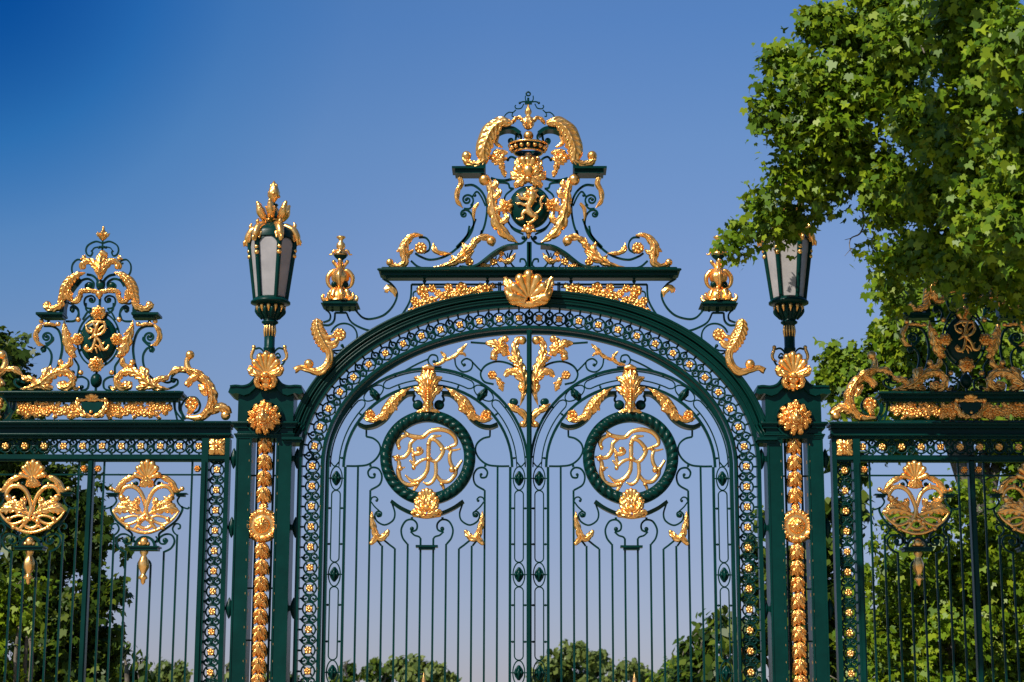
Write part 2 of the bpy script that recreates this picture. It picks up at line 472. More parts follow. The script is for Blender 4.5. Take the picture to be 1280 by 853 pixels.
# =============================================================== ARCH (fixed frame, cornice and crest)
def build_arch():
    root = thing('gate_arch', 'green and gilded iron archway over the central gate, topped by a crowned lion shield', 'archway', (0, 0, .0))
    zb = .35
    full = [V2((AX, zb))]+[V2((AX, zb+(AZ-zb)*i/8)) for i in range(1, 8)]+ARC+[V2((-AX, AZ-(AZ-zb)*i/8)) for i in range(1, 8)]+[V2((-AX, zb))]
    FN = norms(full)
    w13, w18 = m(12.5), m(18)
    def frame(mb):
        # jamb strips that edge the pierced frieze
        mb.sweep([(w13, -.09), (w13, .04), (w18-.006, .04), (w18-.006, -.09)], full, FN)
        mb.sweep([(-m(10.6), .03), (-m(10.6), -.075), (-m(12.2), -.10), (-m(15), -.10), (-m(15), .03)], full, FN)
    part('jamb_frame', PAINT, root, frame)
    cap = G(380, 549)[1]
    arc2 = [V2((AX, cap))]+[q for q in ARC if q.y > cap+.01]+[V2((-AX, cap))]
    N2 = norms(arc2); N2[0] = (V2((0, 1)), V2((-1, 0))); N2[-1] = (V2((0, -1)), V2((1, 0)))
    def mould(mb):
        mb.sweep([(m(18), .12), (m(18), -.10), (m(20.5), -.12), (m(22.5), -.12), (m(23.2), -.07), (m(24.6), -.07), (m(25.2), -.13), (m(28.5), -.155), (m(31.5), -.16), (m(32.4), -.14), (m(32.4), .12)], arc2, N2)
        for o_, y_, r_ in ((18.8, -.105, .014), (26, -.14, .012), (31.8, -.155, .018), (22.2, -.12, .012)):
            bead(mb, [q+n*m(o_) for q, (t, n) in zip(arc2, N2)], r_, y_)
    part('arch_moulding', PAINT, root, mould)
    def capit(mb):
        for sx in (-1, 1):
            x = sx*(-AX)
            a, b = sorted((x+sx*m(11), x+sx*m(36))); mb.box(a, b, -.27, .16, cap-.045, cap-.012)
            mb.box(a+.02, b-.02, -.22, .14, cap-.08, cap-.045)
    part('impost', PAINT, root, capit)
    # frieze
    Ls = [0]
    for a, b in zip(full, full[1:]): Ls.append(Ls[-1]+(b-a).length)
    T = Ls[-1]; apex = T/2; sp = .2655
    spots = []
    k = 0
    while True:
        s = (k+.5)*sp
        if s > apex-.1: break
        spots.append(s); k += 1
    def at(s):
        j = max(i for i in range(len(Ls)-1) if Ls[i] <= s); f = (s-Ls[j])/(Ls[j+1]-Ls[j])
        q = full[j].lerp(full[j+1], f); t = (full[j+1]-full[j]).normalized()
        return q, t, V2((-t.y, t.x))
    def lat(mb):
        for s in spots:
            for sg in (-1, 1):
                q, t, n = at(apex+sg*s); frieze_unit(mb, q, t, n, sp, 0)
    part('pierced_frieze', PAINT, root, lat)
    for s in spots:
        for sg in (-1, 1):
            q, t, n = at(apex+sg*s)
            if q.y > .6: rosette_obj(root, q, .049, -.02)
    # --- panel between arch and cornice
    def panel(mb):
        P = zA((1285, 540), (700, 540), (245, 540)); mb.bar(P, .024, .04, 0, raw=True)
        mb.bar(zA((245, 540), (240, 640), (225, 700), (180, 780), (125, 845))+[G(479.6, 412.4), G(464, 413.8), G(450, 409.5), G(438.8, 402.5), G(433, 391.2)], .024, .04, 0)
        mb.bar([G(433, 391.2), G(419, 391.2)], .024, .04, 0, raw=True)
        mb.bar([G(419, 391.2), G(417.7, 401), G(412, 406.5), G(404.3, 406.7)], .024, .04, 0)
        mb.bar([G(407.5, 387), G(412.7, 393), G(412, 400), G(404.3, 403.5)], .022, .04, 0)
        mb.bar([G(443.5, 387), G(453, 397), G(464, 399), G(480, 394), G(492, 381.5), G(496.5, 367), G(490, 356), G(480, 349.5)], .024, .04, 0)
        # inner frame of the garland panel
        mb.bar(zA((1010, 565), (700, 565), (330, 565), (300, 595), (262, 615), (256, 700), (200, 825)), .018, .03, 0)
        mb.bar([p for p in zA((200, 828), (330, 770), (500, 715), (700, 660), (900, 622), (1060, 615))], .018, .03, 0)
        for x in (1020, 1035): mb.line(*zA((x, 520), (x, 640)), w=.02)
        for x in (360, 920):
            c = zA.one(x, 512); mb.ball(c, .026); mb.line((c[0], c[1]-.03), (c[0], c[1]+.05), .02)
        # ring behind the winged gilding
        c = zU.one(497, 290); R = zU.w(118)
        P = [(c[0]+R*math.cos(rad(a)), c[1]+R*math.sin(rad(a))) for a in range(-45, 170, 8)]
        mb.bar(P, .022, .03, 0, raw=True)
        mb.bar(zU((395, 428), (450, 446), (512, 430), (560, 402)), .022)
        mb.bar(zU((560, 402), (572, 380), (585, 372)), .022)
        mb.tube(zU((400, 418), (460, 412), (492, 395), (480, 370)), [.012, .012, .012, .022], y=0)
        for x in (395, 548): mb.ball(zU.one(x, 60), .02)
        mb.line(*zU((475, 40), (475, 72)), w=.045)
    part('scrollwork', PAINT, root, panel, sym=0., split=True)
    def plat(mb):
        a, b = zU.one(305, 30), zU.one(632, 30); zt = zU.one(470, 5)[1]; zm_ = zU.one(470, 24)[1]; zl = zU.one(470, 44)[1]
        mb.box(a[0]+.02, b[0]-.02, -.17, .17, zt-.02, zt+.01); mb.box(a[0], b[0], -.2, .2, zm_, zt-.02); mb.box(a[0]+.03, b[0]-.03, -.16, .16, zl, zm_)
    part('bracket_shelf', PAINT, root, plat, sym=0., split=True)
    # --- urn-shaped finials
    fx = zT.one(302, 500)[0]
    def fin(mb):
        def z(y): return zT.one(302, y)[1]
        def r(v): return zT.w(v)
        mb.lathe([(r(150), z(838)), (r(150), z(825)), (r(110), z(805)), (r(105), z(760)), (r(80), z(710)), (r(45), z(690)), (r(35), z(670)), (r(60), z(640)), (r(92), z(600)), (r(96), z(560)), (r(72), z(515)), (r(40), z(490)), (r(30), z(450)), (r(34), z(420)), (r(26), z(400))], (fx, 0, 0), 28, mod=lambda a, k: 1+.07*math.cos(7*a)*(1 if 2 < k < 11 else .3))
        for k in range(8):
            a = k*PI/4+.2; c = V2((math.cos(a), math.sin(a)))
            q = lambda rr, zz: Vector((fx+r(rr)*c.x, r(rr)*c.y, z(zz)))
            mb.tube([q(100, 820), q(160, 822), q(185, 790), q(178, 765)], [r(22), r(26), r(20), r(14)], seg=7)
            mb.tube([q(60, 690), q(95, 730), q(120, 790)], [r(12), r(26), r(22)], seg=7)
        for k in range(4):
            a = k*PI/2; c = V2((math.cos(a), math.sin(a)))
            q = lambda rr, zz: Vector((fx+r(rr)*c.x, r(rr)*c.y, z(zz)))
            mb.tube([q(30, 500), q(80, 505), q(128, 560), q(132, 620), q(105, 670), q(50, 690)], [r(18), r(26), r(26), r(22), r(18), r(14)], seg=8)
            mb.tube([q(20, 500), q(45, 450), q(72, 405)], [r(12), r(16), r(22)], seg=7)
            mb.tube([q(35, 282), q(75, 290), q(95, 325), q(118, 328)], [r(12), r(14), r(10), r(8)], seg=6)
        mb.lathe([(r(30), z(345)), (r(78), z(340)), (r(72), z(310)), (r(40), z(290)), (r(30), z(278)), (r(50), z(250)), (r(46), z(215)), (r(22), z(190)), (r(24), z(170)), (r(52), z(145)), (r(44), z(136)), (r(10), z(134))], (fx, 0, 0), 20)
    part('finial', GOLD, root, fin, sym=0., split=True)
    def finc(mb):
        def z(y): return zT.one(302, y)[1]
        r = zT.w
        mb.lathe([(r(22), z(410)), (r(30), z(385)), (r(60), z(360)), (r(80), z(330)), (r(72), z(322))], (fx, 0, 0), 18)
        for sx in (-1, 1): mb.ball((fx+sx*r(60), z(650)), r(34), -.03)
    part('finial_cup', PAINT, root, finc, sym=0., split=True)
    # gilded winged scroll left of the arch
    def wing(mb):
        mb.leaf(zU((272, 160), (275, 240), (305, 320), (350, 400), (378, 450)), [zU.w(v) for v in (80, 105, 110, 95, 50)], 9, .22, .07, -.17, side=-1)
        mb.leaf(zU((370, 420), (382, 480), (365, 550), (320, 605), (265, 622), (195, 606), (130, 588), (80, 608)), [zU.w(v) for v in (60, 55, 62, 62, 55, 45, 40, 50)], 3, .08, .06, -.16)
        mb.tube(zU((285, 180), (305, 260), (345, 315), (400, 318), (420, 300)), [zU.w(v) for v in (10, 16, 18, 18, 12)], y=-.2)
        mb.tube(zU((330, 330), (370, 375), (420, 372), (450, 345)), [zU.w(v) for v in (12, 24, 22, 14)], y=-.19)
        mb.tube(zU((345, 350), (380, 405), (430, 400), (460, 365)), [zU.w(v) for v in (12, 22, 18, 10)], y=-.18)
        mb.ball(zU.one(198, 556), zU.w(44), -.17)
    part('winged_scroll', GOLD, root, wing, sym=0., split=True)
    rr = zU.one(470, 297)
    for s in (1, -1):
        rosette_obj(root, (s*rr[0], rr[1]), zU.w(60), -.17, 8)
    def bud(mb): mb.leaf(zA((100, 655), (92, 610), (60, 580), (10, 590)), [zA.w(v) for v in (12, 50, 62, 40)], 2, .2, .03, -.02)
    part('leaf_bud', GOLD, root, bud, sym=0., split=True)
    # garland
    def garl(mb):
        mb.tube(zA((240, 790), (330, 740), (420, 690), (520, 640), (640, 610), (760, 610), (860, 590), (940, 600)), [.018, .022, .02], y=-.03)
        fl = [(345, 600, 48), (430, 580, 34), (575, 570, 36), (690, 572, 46), (900, 590, 50), (550, 650, 46), (660, 640, 36), (780, 595, 30), (430, 690, 40), (300, 745, 40), (275, 690, 34), (480, 620, 30), (365, 650, 36), (255, 780, 24), (850, 610, 24)]
        for i, (x, y, r) in enumerate(fl): mb.rosette(zA.one(x, y), zA.w(r)*1.15, 5, zA.w(r)*.9, -.035, rot=i)
        rd = random.Random(4)
        for i in range(48):
            t = i/47; x = 250+690*t; yc = 770-260*t+ (t*t)*80; yc = 770-330*t+150*t*t
            a = rd.uniform(0, 6.28); l = rd.uniform(50, 85)
            x += rd.uniform(-15, 15); yc += rd.uniform(-28, 28)
            P = zA((x, yc), (x+l*.5*math.cos(a)-6*math.sin(a), yc+l*.4*math.sin(a)), (x+l*math.cos(a), yc+l*.75*math.sin(a)))
            mb.leaf(P, [.025, zA.w(50), zA.w(38), .008], 2, .25, .035, -.03)
    part('garland', GOLD, root, garl, sym=0., split=True)
    def shell(mb):
        c = zP_.one(660.8, 380)
        mb.fan(c, m(24), m(31), 7, 175, 5, .11, -.25, 1.15, mod=lambda t: 1-.12*abs(math.cos(t*PI)))
        for s in (-1, 1):
            X = lambda px: 660.8+s*px
            mb.leaf([G(X(4), 384), G(X(18), 377), G(X(24), 364), G(X(29), 353)], [m(8), m(13), m(12), m(4)], 3, .2, .07, -.27)
            mb.tube([G(X(10), 384), G(X(20), 383), G(X(25), 376)], [m(3), m(4), m(2.5)], y=-.27)
        mb.tube([G(640, 383.5), G(660.8, 386), G(681, 383.5)], [m(3), m(5), m(3)], y=-.25)
    part('keystone_shell', GOLD, root, shell)
    # --- cornice
    z = lambda y: zP_.one(660.6, y)[1]
    xl = G(474.5, 343)[0]
    def corn(mb):
        mb.box(xl, -xl, -.2, .2, z(343.3), z(340.5)); mb.box(xl+.05, -xl-.05, -.16, .16, z(340.5), z(338))
        mb.box(xl+.03, -xl-.03, -.14, .14, z(347.3), z(343.3)); mb.box(xl+.09, -xl-.09, -.09, .09, z(349.5), z(347.3)); bead(mb, [(xl, z(341.4)), (-xl, z(341.4))], .018, -.2); bead(mb, [(xl+.05, z(338.6)), (-xl-.05, z(338.6))], .014, -.16)
    part('cornice', PAINT, root, corn)
    # ================= crest ironwork
    def iron(mb):
        # big flowing S from upper spiral to lower left
        mb.bar(zA((760, 20), (735, 110), (640, 225), (530, 295), (410, 320), (320, 290), (278, 262)), .026, .035)
        mb.bar(zW((148, 700), (130, 745), (92, 800), (45, 850)), .026, .035)
        mb.bar(zN((75, 300), (160, 300), (240, 372), (276, 490), (258, 640), (215, 755)), .028, .035)
        mb.bar([*zN((215, 755)), *zA((870, 60), (855, 112))], .026, .035)
        mb.bar(zN((145, 400), (185, 355), (225, 400), (262, 480)), .022)
        mb.spiral(zN.one(100, 428), zN.w(62), zN.w(10), -60, 1.6, .024, y=0)
        mb.ball(zN.one(168, 388), .022)
        mb.bar(zN((45, 560), (60, 525), (105, 522), (148, 575), (155, 660), (120, 745), (60, 812), (10, 860)), .026, .035)
        mb.spiral(zN.one(72, 555), zN.w(34), zN.w(8), 120, 1.1, .022)
        mb.bar(zN((70, 505), (120, 505), (152, 470)), .022)
        # towards shield
        mb.bar(zN((310, 235), (370, 252), (440, 255), (510, 238)), .03, .04); mb.bar(zN((340, 272), (455, 280), (478, 320), (515, 330)), .026)
        mb.bar(zN((460, 70), (490, 45), (535, 65), (555, 110), (540, 160)), .024)
        mb.ball(zN.one(460, 72), .022)
        mb.bar(zN((500, 335), (440, 390), (425, 480), (435, 570), (490, 660), (560, 700), (620, 705)), .022)
        mb.bar(zN((440, 560), (500, 680), (600, 735)), .02)
        mb.bar(zA((1160, 180), (1220, 175), (1262, 140), (1275, 110)), .026); mb.ball(zA.one(1240, 125), .03)
        # lower rings
        mb.bar(zA((310, 122), (370, 125), (405, 170), (402, 230), (350, 262)), .024)
        mb.bar(zA((240, 330), (300, 380), (390, 406)), .026)
        # little scrolls on the cornice
        mb.bar(zA((1140, 235), (1112, 310), (1155, 385), (1215, 402), (1262, 370), (1250, 320), (1215, 315), (1210, 342)), .022)
        for P in (((1040, 280), (1060, 330), (1100, 400)), ((1060, 250), (1100, 320), (1120, 330)), ((960, 300), (1000, 350), (1040, 402)), ((1100, 260), (1090, 350), (1060, 400)), ((900, 350), (950, 400)), ((1000, 290), (960, 400))):
            mb.bar(zA(*P), .016, .02)
        mb.ball(zA.one(640, 390), .02); mb.ball(zA.one(680, 385), .026)
        # stem
        mb.bar([G(660.6, 338), G(660.6, 303)], .045, .05, raw=True)
        # inside horseshoe
        mb.spiral(zM.one(182, 628), zM.w(48), zM.w(8), -20, -1.1, .03, start=zM((245, 540)))
        mb.bar(zM((265, 520), (300, 580), (275, 650)), .028)
    part('scrollwork', PAINT, root, iron, sym=0., split=True)
    def vane(mb):
        mb.bar(zM((330, 190), (300, 240), (245, 248), (225, 225), (235, 205)), .014, .014)
        mb.bar(zM((235, 262), (200, 292), (150, 292), (105, 330), (98, 380), (110, 415)), .014, .014)
        mb.bar(zM((200, 290), (190, 335), (215, 340)), .014, .014); mb.bar(zM((290, 175), (320, 165), (382, 167)), .016, .016)
        mb.bar(zM((382, 195), (350, 140), (350, 95)), .014, .014); mb.ball(zM.one(282, 180), .018)
        mb.bar(zM((120, 415), (180, 420)), .012, .012)
    part('wire_cresting', PAINT, root, vane, sym=0., split=True)
    def vanet(mb):
        mb.torus(zM.one(382, 72), zM.w(24), .011, seg=18, ms=6); mb.ball(zM.one(382, 50), .014); mb.line(*zM((382, 120), (382, 210)), w=.03)
        mb.box(*[G(656, 127)[0], G(665, 127)[0]], -.02, .02, zM.one(0, 195)[1], zM.one(0, 160)[1])
    part('vane_tip', PAINT, root, vanet)
    # curved ledges (thick) on the cornice
    def ledge(mb):
        P = cr(zA((1190, 200), (1080, 215), (980, 268), (900, 330), (835, 378), (760, 402), (695, 396)), 6)
        mb.sweep([(-m(1.6), -.11), (m(1.2), -.13), (m(1.6), .1), (-m(1.6), .1)], P)
    part('curved_ledge', PAINT, root, ledge, sym=0., split=True)
    # L-shaped brackets under the horseshoe
    def lb(mb):
        a = zW.one(27, 0)[0]; b = zW.one(203, 0)[0]; zt = zW.one(100, 436)[1]; zl = zW.one(100, 468)[1]; c = zW.one(172, 0)[0]; zu = zW.one(0, 388)[1]
        mb.box(a, b, -.17, .17, zt-.03, zt); mb.box(a+.04, b-.02, -.13, .14, zl, zt-.03)
        mb.box(c, b, -.12, .12, zt, zu)
        P = cr(zW((188, 400), (200, 330), (235, 265), (290, 228), (345, 225), (385, 250)), 6)
        mb.sweep([(-m(2.6), -.1), (m(2.), -.1), (m(2.), .1), (-m(2.6), .1)], P)
    part('stepped_bracket', PAINT, root, lb, sym=0., split=True)
    # ---- gilded leaves of the crest
    def lf(name, zm_, P, Wd, lobes, amp=.3, dep=.06, y=-.03, extra=None, side=0):
        def fn(mb):
            mb.leaf(zm_(*P), [zm_.w(v) for v in Wd], lobes, amp, dep, y, side=side)
            if extra: extra(mb)
        part(name, GOLD, root, fn, sym=0., split=True)
    def e1(mb):
        mb.leaf(zW((200, 370), (190, 400), (150, 418), (105, 405), (90, 372)), [zW.w(v) for v in (30, 38, 36, 34, 26)], 5, .15, .05, -.08)
        mb.ball(zW.one(100, 372), zW.w(27), -.08); 
    lf('horseshoe_leaf', zW, ((345, 203), (290, 200), (235, 240), (205, 300), (192, 345), (195, 400)), (30, 66, 78, 76, 66, 34), 9, .2, .08, -.1, e1, 1)
    def e2(mb):
        mb.ball(zW.one(195, 496), zW.w(32), -.05)
        for P, Wd in ((((240, 600), (270, 570), (262, 540)), (26, 32, 12)), (((250, 660), (290, 640), (285, 600)), (26, 34, 14)), (((275, 730), (310, 705), (308, 670)), (24, 32, 12)), (((225, 540), (255, 525), (250, 500)), (20, 28, 14))):
            mb.leaf(zW(*P), [zW.w(v) for v in Wd], 2, .2, .04, -.06)
    lf('acanthus_leaf', zW, ((215, 485), (232, 560), (240, 640), (262, 720), (305, 785), (370, 830)), (28, 46, 56, 58, 42, 8), 6, .3, .07, -.04, e2)
    def e3(mb):
        mb.leaf(zA((185, 300), (185, 350), (130, 388), (60, 372)), [zA.w(v) for v in (55, 55, 50, 40)], 2, .1, .06, -.04)
        mb.ball(zA.one(55, 352), zA.w(34), -.06); mb.leaf(zA((190, 270), (230, 265), (262, 240)), [zA.w(v) for v in (40, 30, 14)], 1, .1, .04, -.05)
        mb.leaf(zA((185, 230), (150, 235), (118, 255)), [zA.w(v) for v in (40, 30, 12)], 1, .1, .04, -.05)
    lf('scroll_leaf', zA, ((350, 108), (270, 108), (210, 155), (182, 215), (190, 300)), (14, 42, 66, 78, 66), 4, .14, .08, -.03, e3)
    rr = zA.one(328, 224)
    for s in (1, -1): rosette_obj(root, (s*rr[0], rr[1]), zA.w(56), -.05, 8)
    def e4(mb):
        mb.ball(zA.one(950, 165), zA.w(40), -.07)
        for P, Wd in ((((690, 290), (720, 230), (700, 180)), (40, 50, 16)), (((770, 240), (800, 190), (790, 140)), (40, 48, 14)), (((600, 360), (620, 320), (600, 292)), (30, 34, 12)), (((640, 350), (720, 330), (800, 250)), (30, 36, 14))):
            mb.leaf(zA(*P), [zA.w(v) for v in Wd], 2, .2, .05, -.06)
    lf('acanthus_leaf', zA, ((400, 405), (540, 385), (650, 330), (750, 240), (820, 155), (900, 128), (965, 150), (960, 195)), (8, 40, 62, 66, 58, 54, 54, 36), 8, .28, .08, -.04, e4)
    lf('leaf_bud', zA, ((600, 268), (500, 265), (450, 230), (440, 175)), (6, 34, 44, 10), 2, .15, .04, -.03)
    lf('leaf_bud', zN, ((35, 235), (45, 290), (15, 360), (12, 440), (60, 505)), (40, 42, 40, 34, 8), 3, .15, .05, -.04, lambda mb: mb.ball(zN.one(38, 245), zN.w(26), -.05))
    lf('leaf_bud', zN, ((200, 462), (165, 510), (158, 570), (165, 620)), (26, 30, 22, 5), 1, .1, .03, -.03)
    lf('leaf_bud', zW, ((270, 262), (258, 300), (290, 325)), (12, 20, 8), 1, .1, .03, -.06)
    def trophy(mb):
        for P, Wd in ((((320, 355), (270, 350), (225, 385)), (20, 34, 14)), (((250, 340), (270, 380), (290, 420)), (18, 40, 22)), (((230, 400), (270, 395), (315, 380)), (12, 30, 10)), (((285, 410), (290, 440), (305, 480)), (24, 20, 12)), (((300, 350), (280, 395), (250, 415)), (14, 26, 10))):
            mb.leaf(zW(*P), [zW.w(v) for v in Wd], 3, .3, .05, -.05)
        mb.torus(zW.one(288, 428), zW.w(14), .012, -.05, seg=16); mb.torus(zW.one(300, 460), zW.w(11), .012, -.05, seg=16)
        for x, y in ((262, 372), (285, 385), (245, 388)): mb.ball(zW.one(x, y), zW.w(14), -.08)
    part('trophy', GOLD, root, trophy, sym=0., split=True)
    def vine(mb):
        mb.tube(zA((790, 400), (880, 382), (950, 370), (1010, 330), (1045, 265)), [.012, .016, .014, .008], y=-.04)
        for i, (x, y, r) in enumerate(((820, 395, 26), (880, 380, 32), (975, 345, 36), (1045, 270, 26), (1100, 340, 32), (760, 345, 40), (925, 385, 24), (1035, 325, 24))): mb.rosette(zA.one(x, y), zA.w(r), 5, zA.w(r)*.7, -.04, rot=i)
        mb.leaf(zA((1035, 330), (1110, 345), (1142, 310), (1170, 268)), [zA.w(v) for v in (20, 34, 34, 10)], 2, .2, .04, -.04)
    part('vine', GOLD, root, vine, sym=0., split=True)
    # ---- top ornament, crown
    cx = zM.one(382, 0)[0]
    def spire(mb):
        z_ = lambda y: zM.one(382, y)[1]; r = zM.w
        mb.lathe([(.002, z_(198)), (r(14), z_(225)), (r(24), z_(250)), (r(40), z_(285)), (r(36), z_(310)), (r(22), z_(335)), (r(34), z_(350)), (r(62), z_(365)), (r(72), z_(400)), (r(64), z_(450)), (r(40), z_(490)), (r(20), z_(500))], (cx, -.02, 0), 24, mod=lambda a, k: 1+.1*math.cos(6*a))
        for s in (1, -1):
            f = lambda *p: [G(*zM.px((382+s*(q[0]-382), q[1]))) for q in p]
            mb.leaf(f((330, 420), (290, 375), (245, 372), (205, 410), (185, 445)), [r(v) for v in (40, 42, 40, 44, 12)], 4, .25, .05, -.04)
            mb.leaf(f((350, 500), (340, 420), (300, 400)), [r(v) for v in (30, 44, 12)], 2, .25, .05, -.07)
    part('crest_spire', GOLD, root, spire)
    part('orb', GOLD, root, lambda mb: mb.ball(zM.one(385, 574), zM.w(62), -.02))
    zc0, zc1 = zM.one(382, 692)[1], zM.one(382, 775)[1]; R0, R1 = zM.w(246), zM.w(178)
    def crownband(mb):
        mb.lathe([(R1-.012, zc1), (R0-.03, zc0), (R0-.045, zc0), (R1-.03, zc1), (R1-.012, zc1)], (cx, -.02, 0), 40)
    cb = part('crown_band', PAINT, root, crownband)
    def rims(mb):
        for zz, R in ((zc0, R0), (zc1, R1)):
            rows = []
            for i in range(40):
                a = 2*PI*i/40; rows.append([(cx+(R-.01+.013*math.cos(2*PI*j/8))*math.cos(a), -.02+(R-.01+.013*math.cos(2*PI*j/8))*math.sin(a), zz+.014*math.sin(2*PI*j/8)) for j in range(8)])
            mb.grid(rows, closeu=True, closev=True)
        for i in range(16):
            a = 2*PI*i/16+PI/16*0-PI/2; R = (R0+R1)/2-.005
            mb.ball((cx+R*math.cos(a), -.02+R*math.sin(a), (zc0+zc1)/2), .030, seg=10)
    part('crown_trim', GOLD, root, rims)
    # ---- helm above the shield
    def helm(mb):
        c = zW.one(428, 470)
        mb.fan(c, zW.w(50), zW.w(100), 5, 160, 20, .09, -.04, 1.3)
        for s in (1, -1):
            f = lambda *p: [G(*zW.px((428+s*(q[0]-428), q[1]))) for q in p]
            mb.leaf(f((405, 480), (380, 440), (378, 400), (395, 378)), [zW.w(v) for v in (40, 50, 40, 16)], 4, .25, .06, -.06)
            mb.leaf(f((415, 470), (395, 500), (370, 520), (358, 540)), [zW.w(v) for v in (46, 50, 36, 8)], 3, .25, .06, -.05)
            mb.leaf(f((400, 490), (365, 480), (335, 452)), [zW.w(v) for v in (40, 44, 8)], 3, .25, .05, -.05)
        mb.ball(zW.one(428, 392), zW.w(30), -.06, sz=.7); mb.ball(zW.one(428, 452), zW.w(34), -.08, sz=1.2)
        mb.ball(zW.one(428, 495), zW.w(20), -.07)
    part('helm', GOLD, root, helm)
    sc = zW.one(436, 634)
    def shield(mb):
        rx, rz = zW.w(112), zW.w(116); rows = []
        for k in range(9):
            q = math.sin(k/8*PI/2); h = math.cos(k/8*PI/2)*.13
            rows.append([(sc[0]+rx*max(q, .001)*math.cos(2*PI*j/40), -h-.01, sc[1]+rz*max(q, .001)*math.sin(2*PI*j/40)*(1 if math.sin(2*PI*j/40) > 0 else 1.04)) for j in range(40)])
        rows.append([(p[0], .05, p[2]) for p in rows[-1]]); mb.grid(rows[::-1], closeu=True)
        mb.add(rows[-1], [tuple(range(40))], False)
    sh = part('shield', PAINT, root, shield)
    def lion(mb):
        Y = -.15; r = zW.w
        t = lambda P, R: mb.tube(zW(*P), [r(v*.88) for v in R], seg=9, y=Y, flat=.8)
        mb.ball(zW.one(432, 578), r(20), Y); mb.ball(zW.one(448, 588), r(26), Y+.01, sz=1.15)
        t(((440, 556), (450, 545)), (9, 5)); t(((425, 560), (420, 550)), (7, 5)); t(((425, 582), (405, 586)), (13, 8)); t(((420, 592), (408, 596)), (7, 4))
        for a, b in (((462, 570), (476, 562)), ((468, 590), (482, 596)), ((455, 612), (470, 622)), ((445, 560), (465, 548))): t((a, b), (12, 5))
        t(((452, 600), (436, 635), (430, 660), (448, 692)), (26, 22, 17, 18))
        t(((440, 612), (412, 606), (390, 604), (378, 588)), (13, 11, 10, 9)); t(((378, 588), (370, 580)), (6, 3)); t(((378, 590), (368, 592)), (5, 3))
        t(((435, 632), (408, 640), (388, 632), (372, 634)), (12, 10, 9, 8)); t(((372, 634), (362, 628)), (6, 3))
        t(((440, 688), (415, 672), (398, 686), (400, 708), (380, 716)), (17, 14, 11, 9, 9)); t(((380, 716), (366, 712)), (7, 4))
        t(((450, 694), (470, 700), (456, 722), (436, 734)), (16, 13, 9, 9)); t(((436, 734), (420, 730)), (7, 4))
        t(((458, 688), (482, 676), (498, 650), (492, 622), (500, 600)), (6, 6, 6, 6, 8)); t(((500, 602), (512, 590)), (10, 4)); t(((496, 640), (508, 632)), (6, 3))
    lo = part('lion', GOLD, sh, lion, label='gilded heraldic lion standing upright facing left')
    for (x, y, r_) in ((315, 638, 34), (545, 632, 34)):
        def q(mb, x=x, y=y, r_=r_): mb.rosette(zW.one(x, y), zW.w(r_), 6, .09, -.06); [mb.leaf(zW((x, y), (x+40*math.cos(a)*.7, y+40*math.sin(a)*.7), (x+44*math.cos(a), y+44*math.sin(a))), [zW.w(18), zW.w(20), zW.w(6)], 1, .1, .04, -.05) for a in (0, 1.05, 2.1, 3.14, 4.2, 5.24)]
        part('rosette', GOLD, root, q)
    def pend(mb):
        mb.fan(zW.one(430, 775), zW.w(30), zW.w(38), 5, 170, 10, .07, -.06, 1.2); mb.ball(zW.one(430, 768), zW.w(22), -.08); mb.tube(zW((430, 775), (430, 805)), [zW.w(18), zW.w(6)], y=-.05)
    part('mask', GOLD, root, pend)
    return root
